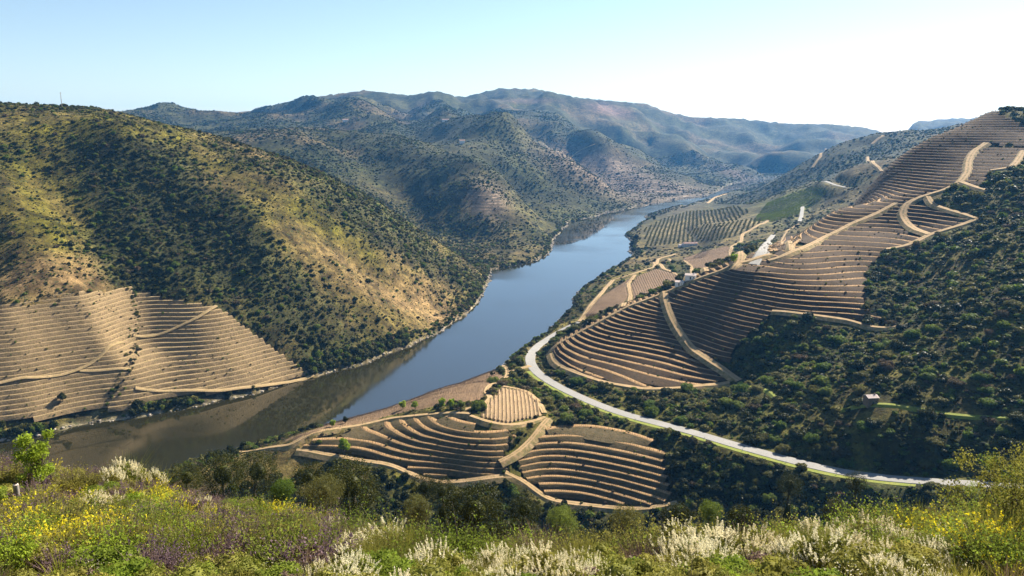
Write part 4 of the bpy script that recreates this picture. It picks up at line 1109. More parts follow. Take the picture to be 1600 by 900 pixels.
# the water's edge
x, y, z = candidates(420000, 420, 2000, -44, 20, r)
sd_ = height(x, y, SD)
ok = (sd_ < 11) & (r.random(len(x)) < 0.42) & visible(x, y, z, 3)
x, y, z = x[ok], y[ok], z[ok]
sow(x, y, z, np.clip(np.exp(r.normal(0.45, 0.42, len(x))), 0.5, 3.4), pick_kind(r, len(x), [2, 2, 2, 1.4, 1.4, 1, 1, 0.4]), r.uniform(0.8, 1.2, len(x)))
x, y, z = candidates(160000, 480, 900, -44, -8, r); sd_ = height(x, y, SD); ok = (sd_ < 17) & (z < 12) & (r.random(len(x)) < 0.3); x, y, z = x[ok], y[ok], z[ok]
sow(x, y, z, np.clip(np.exp(r.normal(0.8, 0.35, len(x))), 1.0, 3.6), pick_kind(r, len(x), [2, 2, 2, 1.6, 1.6, 1, 1, 0.3]), r.uniform(0.8, 1.3, len(x)))
gl = resample(drape([(207, 447), (214, 490), (212, 540), (200, 580), (178, 612), (158, 640)], HV, 300.0), 0.8); gl[:, :2] += r.normal(0, 2.6, (len(gl), 2))
ok = r.random(len(gl)) < 0.75; gl = gl[ok]; gz = height(gl[:, 0], gl[:, 1], HV)
sow(gl[:, 0], gl[:, 1], gz - 0.3, np.clip(np.exp(r.normal(0.0, 0.4, len(gl))), 0.5, 2.2), pick_kind(r, len(gl), [2, 2, 2, 1.6, 1.6, 1, 1, 0.5]), r.uniform(0.7, 1.2, len(gl)))
# hills farther up the valley
x, y, z = candidates(420000, 1250, 4200, -30, 34, r)
g_, b_, s_ = cover(x, y, z); px_, py_ = project(x, y, z)
grove = in_poly(px_, py_, [(1000, 388), (1003, 345), (1090, 318), (1170, 320), (1290, 290), (1300, 300), (1250, 335), (1200, 350), (1150, 372), (1100, 385)]) & (np.hypot(x, y) < 2600)
ok = (r.random(len(x)) < (0.12 + 0.88 * s_ ** 1.3) * 0.6) & visible(x, y, z, 5, 0.006) & ~grove & ~((x < 0) & (np.hypot(x, y) < 1750) & (px_ < 700))
x, y, z, s_ = [q[ok] for q in (x, y, z, s_)]
D_ = np.hypot(x, y)
size = np.clip(np.exp(r.normal(0.5, 0.42, len(x))), 0.8, 4) * (0.75 + D_ / 6500)
sow(x, y, z, size, pick_kind(r, len(x), [4, 4, 4, 1, 1, 0.8, 0.8, 0.4]), r.uniform(0.5, 0.9, len(x)))

PT = np.concatenate(ALL['p']); SZ = np.concatenate(ALL['s']); KD = np.concatenate(ALL['k']); RT = r.uniform(0, 6.28, len(PT))
# the largest in the picture stand as plants of their own
D_ = np.hypot(PT[:, 0], PT[:, 1]); app = SZ[:, 0] / D_ * np.where(visible(PT[:, 0], PT[:, 1], PT[:, 2], SZ[:, 2], -0.002), 1, 0)
pxp, pyp = project(PT[:, 0], PT[:, 1], PT[:, 2] + SZ[:, 2] * 0.6)
app *= (pxp > 5) & (pxp < 1595) & (D_ > 70)
o_ = np.argsort(-app); big = np.concatenate([o_[D_[o_] < 330][:110], o_[D_[o_] >= 330][:180]])
print('scrub', len(PT), 'near', D_[big].min(), D_[big].max())
BIGM = [bush_mesh('shrub', 401 + i, M[mt_], 2000, 0.07, 16, spread=1.1) for i, (mt_, sd) in enumerate(BUSH)]
KN = ['dark evergreen shrub', 'dark evergreen shrub', 'dark evergreen shrub', 'fresh green shrub', 'fresh green shrub', 'olive green shrub', 'olive green shrub', 'dry brown shrub']
LAND = [((1360, 628), 'around the stone hut'), ((1500, 700), 'above the right end of the road'), ((1250, 690), 'above the road under the hut slope'), ((1060, 640), 'between road and lowest spur terrace'), ((1200, 560), 'right of the diagonal track end'), ((1300, 520), 'below the long lowest terrace'), ((1480, 540), 'high above the hut'), ((1560, 600), 'at right edge above the hut path'), ((1450, 430), 'below the looping track'), ((1570, 380), 'at right edge beside the loop'), ((1150, 740), 'in the hollow under the road'), ((1330, 770), 'in the hollow near the road end'), ((900, 640), 'between road bend and terraces'), ((880, 560), 'inside the road bend'), ((700, 790), 'under the terraced knoll'), ((380, 720), 'at the river end of the ravine'), ((520, 720), 'left under the knoll'), ((950, 820), 'under the grassy terraces'), ((800, 800), 'under the gap between terrace blocks'), ((1060, 800), 'at the terraces right corner'), ((1110, 760), 'right of the grassy terraces'), ((620, 770), 'under the knoll track'), ((450, 740), 'below the knoll left end'), ((1230, 790), 'at the bottom of the shaded hollow'), ((870, 800), 'below the lowest track corner'), ((60, 420), 'above the pale terraces'), ((250, 400), 'in the dark fold'), ((350, 560), 'beside the curved terraces'), ((450, 450), 'mid slope across the river'), ((600, 520), 'near the far shore'), ((700, 450), 'on the far bank promontory'), ((840, 520), 'on the river side of the road')]
SHR = []
for i in big:
    o = link_mesh('shrub', BIGM[KD[i]]); o.location = PT[i]; o.scale = SZ[i]; o.rotation_euler = (0, 0, RT[i])
    gp = 'shrubs in the near ravine' if D_[i] < 330 else 'shrubs across the river' if PT[i, 0] < -60 else 'shrubs on the near bank'
    nd = min(LAND, key=lambda l: math.hypot(l[0][0] - pxp[i], (l[0][1] - pyp[i]) * 1.4))[1]
    lb = ('big ' if SZ[i, 0] > 3 else 'small ' if SZ[i, 0] < 2.2 else '') + ('tall ' if SZ[i, 2] / SZ[i, 0] > 1.1 else '') + KN[KD[i]] + ' ' + nd
    SHR.append((o, lb, pxp[i])); tag(o, lb, 'shrub', gp)
single_out(SHR)
rest = np.ones(len(PT), bool); rest[big] = False
scatter('scrub', PT[rest], SZ[rest], RT[rest], KD[rest], TEMPL, 'low evergreen scrub dotted over all the hillsides')
# ---------------------------------------------------------------- the flowering slope at our feet
def ground_at(px, py, dmin=11.0):
    return drape([(px, py)], HT, dmin)[0]
def broom_mesh(seed, h=1.5, n=420, sp=0.35, lean=0.75, fl=2300, fmat='white', smat='broomstem', fsize=0.019, start=0.45):
    r = np.random.default_rng(seed)
    V, F, base, tips, d, hh = blades(r, n, h, sp, 0.012, lean, 3)
    lit = r.random(n) < 0.75; idx_ = np.nonzero(lit)[0]                   # some stems carry no flowers
    k = idx_[r.integers(0, len(idx_), fl)]; f = start + (1.04 - start) * r.random(fl) ** 0.8
    p = base[k] + np.c_[d[k] * (hh[k] * f ** 1.6)[:, None], hh[k] * f] + r.normal(0, 0.016, (fl, 3))
    LV, LF = leaves(r, p, rand_dir(r, fl), fsize, 0.9, 0.75)
    w_ = sp + lean * h * 0.35; CV, CF = lobes_cloud(r, [(0, 0, h * 0.28, w_ * 0.8, w_ * 0.8, h * 0.34)] + [(w_ * 0.5 * math.cos(t), w_ * 0.5 * math.sin(t), h * 0.25, w_ * 0.4, w_ * 0.4, h * 0.28) for t in (0.3, 1.6, 2.9, 4.1, 5.2)], 520, 0.055, 1.2, (0.3, 1.0), 0.0)
    V, F, _ = join((V, F, 0), (CV, CF, 0))
    return np_mesh('stems', V, F, False, [M[smat]]), np_mesh('blossom', LV, LF, False, [M[fmat]])
def leafy_mesh(seed, mat, h=1.1, n=300, sp=0.3, lean=0.9, lv=3600, size=0.036):
    r = np.random.default_rng(seed)
    V, F, base, tips, d, hh = blades(r, n, h, sp, 0.012, lean, 3)
    k = r.integers(0, n, lv); f = r.uniform(0.15, 1.03, lv)
    p = base[k] + np.c_[d[k] * (hh[k] * f ** 1.6)[:, None], hh[k] * f] + r.normal(0, 0.03, (lv, 3))
    LV, LF = leaves(r, p, rand_dir(r, lv), size, 0.9, 0.5)
    CV, CF = lobes_cloud(r, bush_lobes(r, 5, (sp + lean * h * 0.45), h * 0.75), 700, 0.05, 1.0, (0.5, 1.0), 0.0); LV, LF, _ = join((LV, LF, 0), (CV, CF, 0))
    return np_mesh('stems', V, F, False, [M['wood']]), np_mesh('leaves', LV, LF, False, [M[mat]])
def plume_broom(seed, h, R, n_pl, per, bare):
    """a rounded broom bush: dark twiggy base, blossom plumes standing all over the dome"""
    r = np.random.default_rng(seed); L = bush_lobes(r, 6, R, h)
    BV, BF = lobes_cloud(r, L, 1500, 0.045, 1.0, (0.45, 0.98), 0.0); SV, SF, base, tips, d, hh = blades(r, 170, h * 1.02, R * 0.5, 0.010, 0.6, 3)
    V, F, _ = join((BV, BF, 0), (SV, SF, 0))
    LA = np.asarray(L); k = r.choice(len(LA), n_pl * 3); dd = rand_dir(r, n_pl * 3); dd[:, 2] = np.abs(dd[:, 2]) * 0.9 + 0.1; dd /= np.linalg.norm(dd, axis=1)[:, None]
    c = LA[k, :3] + dd * LA[k, 3:6] * 0.96; ok = c[:, 2] > h * 0.3
    c, dd = c[ok][:n_pl], dd[ok][:n_pl]
    ax = dd * 0.6 + np.array([0, 0, 0.75]) + r.normal(0, 0.15, dd.shape); ax /= np.linalg.norm(ax, axis=1)[:, None]
    q = np.repeat(np.arange(len(c)), per); t = r.random(len(q)); ln_ = np.repeat(r.uniform(0.12, 0.30, len(c)), per)
    p = c[q] + ax[q] * (t * ln_)[:, None] + rand_dir(r, len(q)) * (0.034 * (1.15 - t) * r.random(len(q)) ** 0.5 + 0.004)[:, None]
    keep_ = np.repeat(r.random(len(c)) > bare, per); p = p[keep_]
    LV, LF = leaves(r, p, rand_dir(r, len(p)), 0.0125, 0.9, 0.8)
    return np_mesh('stems', V, F, False, [M['broomstem']]), np_mesh('blossom', LV, LF, False, [M['white']])
BROOM = [plume_broom(700 + i, *a) for i, a in enumerate(((1.05, 0.62, 150, 75, 0.12), (0.75, 0.72, 170, 70, 0.12), (1.35, 0.55, 150, 75, 0.1), (0.85, 0.68, 140, 65, 0.5)))]
GREENB = [leafy_mesh(720 + i, m_, h) for i, (m_, h) in enumerate((('lime', 1.0), ('fg_green', 1.1), ('fg_olive', 1.2), ('fg_green', 0.8)))]
YEL = [broom_mesh(740 + i, h, 160, 0.3, 0.8, 900, 'yellow', 'grassgreen', 0.024, 0.8) for i, h in enumerate((0.7, 0.9))]
HEATH = [broom_mesh(750 + i, h, 420, 0.35, 0.8, 1500, 'purple', 'heath', 0.022, 0.6) for i, h in enumerate((0.7, 0.55))]
def plant(name, pair, parts, px, py, sc, label, cat, group, r, zs=1.0, sink=0.05):
    p = ground_at(px, py); o = empty(name, (p[0], p[1], p[2] - sink), r.uniform(0, 6.28), sc); o.scale = (sc, sc, sc * zs)
    for nm, me_ in zip(parts, pair): link_mesh(nm, me_, o)
    return tag(o, label, cat, group)
r = np.random.default_rng(77)
WB = [(198, 770, 1.15, 2), (222, 768, 1.2, 2), (250, 770, 1.1, 2), (176, 768, .9, 0), (280, 776, 1.1, 0), (310, 780, 1.1, 0), (338, 784, 1.0, 0), (365, 786, 1.1, 0), (392, 790, 1.0, 0), (420, 782, 1.1, 0), (142, 800, .8, 1), (165, 798, .8, 1), (318, 796, .7, 1), (345, 797, .7, 1), (440, 792, .9, 0), (460, 797, .7, 3),
      (560, 880, .8, 1), (590, 884, .95, 1), (612, 880, .8, 1), (520, 850, .6, 3), (690, 866, .6, 3), (725, 880, .7, 3), (748, 884, .7, 1), (800, 884, .8, 3),
      (835, 886, .8, 1), (870, 880, .8, 3), (905, 878, .7, 3), (955, 888, .7, 1), (1000, 874, .85, 1), (1030, 868, .9, 1), (1055, 862, .9, 1), (1085, 876, 1.0, 1), (1110, 866, .9, 0), (1138, 850, 1.0, 0), (1158, 848, 1.0, 0), (1182, 850, .8, 3), (1060, 894, 1.0, 1), (1105, 896, 1.0, 1), (1150, 892, .9, 3), (1190, 888, 1.0, 1),
      (1232, 838, .8, 0), (1262, 830, .8, 0), (1290, 836, .8, 3), (1222, 872, 1.0, 1), (1252, 862, .9, 0), (1285, 878, 1.0, 1), (1318, 868, .95, 1), (1352, 874, .9, 1), (1388, 876, .9, 1), (1418, 886, .9, 1), (1340, 896, .9, 1), (1365, 815, .9, 0), (1385, 822, .8, 3), (1452, 822, .8, 0), (1474, 820, .9, 0), (1492, 824, .9, 0), (1512, 828, .7, 3), (1300, 898, .9, 3), (1240, 898, .9, 1)]
def where(px, py):
    if py < 800 and px < 480: return 'on the left crest above the dark water'
    if px < 780: return 'among the grass in the lower middle'
    if px < 1210: return 'in the bottom thicket'
    if px > 1440: return 'beside the pile of pale stones'
    return 'below the end of the road'
HT_W = {0: 'bushy', 1: 'low spreading', 2: 'tall plumed', 3: 'half faded'}
SOL = []
for px, py, sc, k in WB:
    o = plant('white_broom', BROOM[k], ('stems', 'blossom'), px, py, sc * r.uniform(1.0, 1.4), '%s cream white broom %s' % (HT_W[k], where(px, py)), 'shrub', 'white flowering brooms', r)
    SOL.append((o, o['label'], px))
GB = [(50, 842, .9, 0, 'bright green bush low on the left slope'), (62, 822, .6, 0, 'small bright green bush on the left slope'), (128, 882, .7, 0, 'bright green leafy clump near the bottom left corner'), (265, 762, .9, 3, 'green bush behind the white brooms on the left crest'), (110, 838, 1.0, 2, 'brownish olive bush on the left slope below the leafy tree'),
      (470, 802, .8, 1, 'green bush at the right end of the left crest'), (548, 846, 1.3, 1, 'dark green broom standing in the middle of the grass'), (585, 842, .9, 1, 'green bush right of the dark green broom'), (890, 878, .9, 0, 'light green leafy bush in front of the white broom thicket'), (930, 872, .9, 1, 'mid green leafy bush in front of the white broom thicket'), (862, 862, .8, 0, 'light green bush at the left end of the white broom thicket'),
      (1105, 830, .8, 0, 'bright green bush at the forest edge below the terraces'), (1128, 832, .6, 0, 'smaller bright green bush at the forest edge below the terraces'), (1200, 850, 1.0, 0, 'bright green bush between two white broom groups'), (1222, 850, .8, 0, 'lime bush beside the bright green bush'), (1345, 852, 1.1, 1, 'dark green broom clump left of the stone pile'), (1395, 850, 1.1, 1, 'dense dark green shrub touching the stone pile'), (1372, 840, .8, 0, 'yellowish green shrub behind the stone pile'), (1480, 852, .8, 2, 'olive shrub right of the stone pile'),
      (1415, 800, .8, 1, 'green bush at the top of the slope under the road end'), (1530, 838, 1.2, 1, 'dark green bush left of the dark trunked tree'), (1590, 850, .9, 0, 'bright green bush right of the dark trunked tree'), (950, 838, .8, 1, 'dark green bush at the edge of the ravine, centre'), (780, 842, .8, 3, 'green bush at the edge of the ravine, left of centre'), (1000, 836, .9, 2, 'olive broom at the edge of the ravine, right of centre'), (640, 826, .8, 2, 'olive bush below the round ravine trees'), (30, 770, .8, 2, 'ochre bush at the left edge of the crest'), (8, 764, 1.0, 2, 'rounded ochre bush cut by the left edge'), (110, 770, .9, 2, 'ochre bush right of the leafy tree'), (135, 770, .9, 2, 'second ochre bush right of the leafy tree')]
for px, py, sc, k, lb in GB:
    plant('green_bush', GREENB[k], ('stems', 'leaves'), px, py, sc, lb, 'bush', 'green bushes on the near slope', r)
YB = [(135, 790), (178, 824), (205, 832), (240, 818), (265, 822), (188, 848), (190, 878), (222, 872), (265, 868), (312, 874), (100, 893), (380, 798), (358, 796), (60, 800), (330, 812), (118, 805), (420, 808), (240, 838), (150, 860), (285, 812), (1490, 876), (1520, 888), (1560, 884), (1450, 880), (630, 846), (705, 850), (20, 870), (1535, 893)]
for i, (px, py) in enumerate(YB):
    o = plant('yellow_flower_clump', YEL[i % 2], ('stems', 'blossom'), px, py, r.uniform(0.75, 1.15) * (0.9 if px > 1400 else 0.85), 'clump of bright yellow flowers ' + ('among purple heath on the left slope' if px < 500 else 'in the middle grass' if px < 1000 else 'under the dark trunked tree'), 'flowers', 'yellow flower clumps', r)
    SOL.append((o, o['label'], px))
for i in range(24):
    px = r.uniform(10, 520) if i < 38 else r.uniform(520, 760); py = r.uniform(784, 892) if px < 400 else r.uniform(800, 850)
    o = plant('purple_heath', HEATH[i % 2], ('stems', 'blossom'), px, py, r.uniform(0.7, 1.2), 'dull purple heath tuft ' + ('on the left slope' if px < 400 else 'near the middle of the slope'), 'heath', 'purple heath tufts', r)
    SOL.append((o, o['label'], px))
single_out(SOL)

# brooms without flowers, filling the slope
BARE = [broom_mesh(760, 1.2, 620, 0.4, 0.6, 900, 'olive', 'broomstem', 0.02, 0.3), broom_mesh(761, 0.9, 560, 0.45, 0.8, 1500, 'green', 'broomstem', 0.022, 0.2), broom_mesh(762, 1.0, 520, 0.45, 0.7, 900, 'drybush', 'heath', 0.02, 0.3)]
SOL = []
for i in range(230):
    px = r.uniform(380, 1600) if i < 185 else r.uniform(0, 420)
    lo_ = 850 if px < 620 else 890 if px < 1250 else 862
    py = r.uniform(lo_ - 18, 897) if px > 420 else r.uniform(800, 895)
    k = r.integers(0, 7); col_ = ('olive stemmed', 'green twiggy', 'brown twiggy', 'lime leafy', 'green leafy', 'olive leafy', 'low leafy')[k]
    o = plant('broom_clump', (BARE + GREENB)[k], ('stems', 'leaves'), px, py, r.uniform(0.6, 1.1), '%s broom clump %s' % (col_, where(px, py).replace('on the left crest above the dark water', 'on the left slope')), 'shrub', 'flowerless brooms on the near slope', r)
    SOL.append((o, o['label'], px))
single_out(SOL)
# grass and herbs, beyond counting
GC = bpy.data.collections.new('grass_templates')
def tuft(name, seed, n, h, sp, w, lean, mat, head=None):
    r = np.random.default_rng(seed); V, F, base, tips, d, hh = blades(r, n, h, sp, w, lean, 3)
    parts = [(V, F, 0)]; mats = [M[mat]]
    if head:
        k = r.integers(0, n, 90); LV, LF = leaves(r, tips[k] + r.normal(0, 0.03, (90, 3)), rand_dir(r, 90), 0.018, 0.9, 0.6)
        parts.append((LV, LF, 1)); mats.append(M[head])
    V, F, mi = join(*parts); template(GC, name, np_mesh(name, V, F, False, mats, mi))
for i_, (m_, n_, sz_, rd_, hh_) in enumerate((('fg_olive', 1100, 0.024, 0.42, 0.42), ('fg_green', 1100, 0.024, 0.45, 0.4), ('lime', 900, 0.022, 0.34, 0.3), ('heath', 1100, 0.022, 0.45, 0.36), ('broomstem', 1200, 0.022, 0.5, 0.5))):
    template(GC, 'b%02d' % (9 + i_), bush_mesh('low_bush', 660 + i_, M[m_], n_, sz_, 6, rd_, hh_, True, 1.0))
def small_bloom(name, pair, sc):
    parts = []; mats = []
    for i_, me_ in enumerate(pair):
        V_ = np.empty(len(me_.vertices) * 3, np.float32); me_.vertices.foreach_get('co', V_); F_ = np.empty(len(me_.loops), np.int32); me_.loops.foreach_get('vertex_index', F_)
        parts.append((V_.reshape(-1, 3) * sc, F_.reshape(-1, 4), i_)); mats.append(me_.materials[0])
    V_, F_, mi_ = join(*parts); template(GC, name, np_mesh(name, V_, F_, False, mats, mi_))
small_bloom('b14', plume_broom(770, 0.75, 0.72, 70, 60, 0.2), 0.75); small_bloom('b15', broom_mesh(771, 0.6, 260, 0.35, 0.8, 1700, 'purple', 'heath', 0.018, 0.55), 1.0); small_bloom('b16', YEL[0], 0.8)
tuft('b00', 1, 60, 0.45, 0.22, 0.011, 0.7, 'grassgreen'); tuft('b01', 2, 70, 0.34, 0.26, 0.012, 0.9, 'green'); tuft('b02', 3, 50, 0.5, 0.18, 0.009, 0.6, 'straw')
tuft('b03', 4, 70, 0.4, 0.25, 0.007, 0.9, 'straw'); tuft('b04', 5, 80, 0.42, 0.25, 0.009, 0.7, 'heath', 'purple'); tuft('b05', 6, 60, 0.4, 0.22, 0.008, 0.7, 'grassgreen', 'yellow'); tuft('b06', 7, 90, 0.85, 0.22, 0.007, 0.4, 'grassgreen'); tuft('b07', 8, 80, 0.5, 0.3, 0.009, 0.9, 'heath'); tuft('b08', 9, 70, 0.45, 0.25, 0.008, 0.7, 'grassgreen', 'white')
n = 37000
a = r.uniform(rad(-50), rad(50), n); d = np.sqrt(r.uniform(8 ** 2, 74 ** 2, n)); x = d * np.sin(a); y = d * np.cos(a); z = height(x, y)
px, py = project(x, y, z)
e = fbm(x / 5, y / 5, 51, 3); q = fbm(x / 3.5, y / 3.5, 61, 3)
ok = visible(x, y, z, 0.8, 0.01) & (r.random(n) < np.where(e > 0.55, 0.35, 1.0)) & (r.random(n) < np.clip(26 / d, 0.35, 1))
x, y, z, px, py, q, d = [t[ok] for t in (x, y, z, px, py, q, d)]
n = len(x); u = r.random(n)
lft = px < 520
k = np.where(u < 0.34, 0, np.where(u < 0.58, 1, np.where(u < 0.68, 2, np.where(u < 0.82, 3, np.where(u < 0.89, 7, 8)))))
k = np.where(lft & (q > 0.52) & (u < 0.5), np.where(u < 0.22, 4, 7), k); k = np.where(lft & (q < 0.42) & (u > 0.72), 5, k)
k = np.where(~lft & (px < 900) & (d < 23) & (q > 0.53) & (u < 0.4), 6, k); k = np.where((d >= 23) & ~lft & (u < 0.3), np.where(u < 0.22, 1, 7), k); k = np.where((px > 1420) & (u < 0.1), 5, k)
u2 = r.random(n); bp = fbm(x / 2.2, y / 2.2, 67, 2)
k = np.where((bp > 0.47) & (u2 < 0.75), np.select([u2 < 0.16, u2 < 0.34, u2 < 0.44, u2 < 0.56], [9, 10, 11, 12], 13), k)
u3 = r.random(n); wn_ = fbm(x / 4, y / 4, 69, 2)
k = np.where((px > 480) & (u3 < np.where(wn_ > 0.5, 0.16, 0.03)), 14, k); k = np.where(lft & (u3 < np.where(wn_ > 0.54, 0.08, 0.01)), 15, k); k = np.where(lft & (wn_ < 0.46) & (u3 > 0.955), 16, k); k = np.where((px > 1430) & (u3 > 0.965), 16, k)
k = np.where((k == 16) & (d < 19), 0, k)
s = r.uniform(0.6, 1.25, n) * np.where(k == 6, 0.9, 1) * np.where(k == 14, 0.8, 1) * np.where(k >= 9, r.uniform(0.6, 1.5, n), 1)
scatter('grass', np.c_[x, y, z], np.c_[s, s, s], r.uniform(0, 6.28, n), k, GC, 'grass, heath and small flowers covering the near slope', r.normal(0, 0.12, (n, 2)))
print('grass', n)

# ---------------------------------------------------------------- trees one can point at
def limb(r, p0, p1, n=5, wob=0.06):
    t = np.linspace(0, 1, n)[:, None]; p = np.asarray(p0) * (1 - t) + np.asarray(p1) * t
    L = np.linalg.norm(np.asarray(p1) - p0); p[1:-1] += r.normal(0, wob * L, (n - 2, 3)); return p
def tree(name, px, py, h, trunk_h, crown, n, size, mat, label, cat, group=None, seed=1, trunk_r=0.09, pos=None, branches=8, trunk_mat='wood', spread=0.8, stems=1):
    r = np.random.default_rng(seed)
    p = ground_at(px, py) if pos is None else np.array(pos)
    o = empty(name, (p[0], p[1], p[2] - 0.06)); tag(o, label, cat, group)
    L = [(c[0] * h, c[1] * h, c[2] * h, c[3] * h, c[3] * h, c[4] * h) for c in crown]
    paths = []
    for s_ in range(stems):
        top = np.array([r.normal(0, 0.05 + 0.1 * (stems > 1)) * h, r.normal(0, .05) * h, trunk_h * h]); tr = limb(r, (0.06 * s_, 0, -0.1), top, 6, 0.05)
        paths.append((tr, np.linspace(trunk_r, trunk_r * 0.6, 6) * h))
        for i in range(branches):
            l = L[r.integers(len(L))]; e_ = np.array(l[:3]) + rand_dir(r, 1)[0] * np.array(l[3:6]) * 0.7
            st = tr[r.integers(3, 6)]
            paths.append((limb(r, st, e_, 5, 0.08), np.linspace(trunk_r * 0.45, trunk_r * 0.1, 5) * h))
    TV, TF = tubes(paths); link_mesh('trunk', np_mesh('trunk', TV, TF, True, [M[trunk_mat]]), o)
    LV, LF = lobes_cloud(r, L, n, size, spread, (0.35, 1.08), 0.1); link_mesh('crown', np_mesh('crown', LV, LF, False, [M[mat]]), o)
    return o
def crown(r, k, rx, z0, z1, s0=0.10, s1=0.2):
    return [(r.normal(0, rx), r.normal(0, rx), r.uniform(z0, z1), *(lambda q: (q, q * r.uniform(0.8, 1.2)))(r.uniform(s0, s1))) for _ in range(k)]
rr = np.random.default_rng(11)
tree('leafy_tree', 60, 772, 3.2, 0.4, crown(rr, 18, 0.10, 0.32, 0.92, 0.07, 0.13), 3600, 0.055, 'lime', 'bright spring green leafy tree standing alone against the dark water', 'tree', None, 21, 0.014, branches=14, stems=3)
tree('dark_trunk_tree', 1574, 866, 2.6, 0.36, crown(rr, 20, 0.26, 0.45, 0.95, 0.08, 0.17), 6500, 0.03, 'fg_olive', 'small tree with dark forked trunk and thin olive foliage at the right edge', 'tree', None, 22, 0.02, branches=16)
tree('sapling', 1497, 800, 2.3, 0.55, crown(rr, 8, 0.08, 0.45, 0.95, 0.06, 0.11), 700, 0.035, 'lime', 'thin light green sapling in front of the end of the road', 'tree', None, 23, 0.012, branches=8)
tree('bare_sapling', 1555, 800, 2.4, 0.6, crown(rr, 8, 0.10, 0.45, 0.98, 0.06, 0.12), 380, 0.03, 'drybush', 'leafless pinkish sapling behind the dark trunked tree', 'tree', None, 24, 0.012, branches=26)
tree('bush_tree', 1590, 815, 2.8, 0.3, crown(rr, 14, 0.3, 0.4, 0.9, 0.12, 0.22), 5200, 0.034, 'fg_green', 'wide olive green bush tree filling the right edge below the road', 'tree', None, 25, 0.02, branches=12)
# round trees just below the brow
def brow_tree(px, ptop, D, w_px, mat, label, seed, asp=1.0):
    a, t = ray(px, ptop); xx, yy = D * math.sin(a), D * math.cos(a); zg = float(height(np.array([xx]), np.array([yy]))[0]); ztop = CAM_Z + D * float(t)
    R = w_px * D / FPX * 0.5; H = max(ztop - zg, R * 1.2)
    r = np.random.default_rng(seed); o = empty('evergreen_oak', (xx, yy, zg - 0.2)); tag(o, label, 'tree', 'evergreen oaks below the brow')
    cz = H - R * 0.85
    L = [(0, 0, cz, R * 0.75, R * 0.75, R * 0.75)] + [(R * 0.62 * math.cos(t_), R * 0.62 * math.sin(t_), cz + R * r.uniform(-0.5, 0.45), R * r.uniform(.2, .45), R * r.uniform(.2, .45), R * r.uniform(.2, .42)) for t_ in np.linspace(0, 6.28, 12)[:-1] + r.normal(0, .15, 11)] + [(r.normal(0, .3) * R, r.normal(0, .3) * R, cz + R * .5, R * .4, R * .4, R * .38) for _ in range(3)]
    for _ in range(46):
        v = rand_dir(r, 1)[0]; q = R * r.uniform(0.62, 0.95); s_ = R * r.uniform(0.10, 0.24); L.append((v[0] * q, v[1] * q, cz + v[2] * q * 0.85, s_, s_, s_ * r.uniform(0.7, 1.1)))
    L += [(0, 0, cz * 0.55, R * .7, R * .7, cz * .5)]
    LV, LF = lobes_cloud(r, L, 11000, max(0.06, R * 0.025), 1.2, (0.5, 1.3)); CV, CF = core_mesh(r, L[:1] + L[-1:], 0.5); V, F, mi = join((LV, LF, 0), (CV, CF, 0))
    link_mesh('crown', np_mesh('crown', V, F, False, [M[mat]]), o)
    TV, TF = tubes([(limb(r, (0, 0, -0.3), (0, 0, cz), 5, 0.03), np.linspace(R * .12, R * .06, 5))]); link_mesh('trunk', np_mesh('trunk', TV, TF, True, [M['wood']]), o)
for i, (px, pt, D, w, m_, lb) in enumerate(((505, 742, 84, 64, 'olive', 'round yellowish green tree nearest the left end of the ravine wood'), (545, 718, 118, 104, 'oak', 'broad dark evergreen tree behind the round yellowish one'), (480, 724, 125, 60, 'oak', 'dark evergreen tree left of the round yellowish one'), (740, 756, 84, 116, 'oak', 'large dark rounded evergreen tree under the terraced knoll'), (650, 776, 80, 52, 'olive', 'small olive tree left of the large dark evergreen'), (662, 742, 130, 50, 'oak', 'dark evergreen crown between olive tree and terrace track'),
        (345, 708, 150, 80, 'oak', 'dark evergreen tree at the water beside the white brooms'), (400, 706, 165, 76, 'oak', 'dark evergreen tree left of the terraced knoll'), (290, 724, 120, 50, 'oak', 'dark small tree above the white brooms on the crest'), (820, 772, 95, 60, 'oak', 'dark evergreen right of the large rounded tree'), (880, 790, 92, 54, 'green', 'green tree under the lowest terrace'), (690, 748, 140, 48, 'oak', 'dark crown right below the knoll track'), (980, 792, 84, 60, 'olive', 'olive green tree in front of the terraces\' right corner'), (1060, 788, 90, 56, 'oak', 'dark tree at the right corner of the terraces'), (1110, 782, 105, 40, 'green', 'green tree right of the terrace corner'), (1160, 790, 90, 50, 'oak', 'dark tree in the shaded ravine below the road'), (1310, 780, 95, 46, 'oak', 'dark tree at the ravine edge right of the shaded hollow'), (1340, 738, 170, 34, 'oak', 'dark rounded crown just under the road'), (1235, 740, 180, 40, 'oak', 'dark crown in the hollow left of the road end'), (440, 748, 90, 40, 'green', 'small green tree right behind the crest brooms'))):
    brow_tree(px, pt, D, w, M and m_, lb, 800 + i)
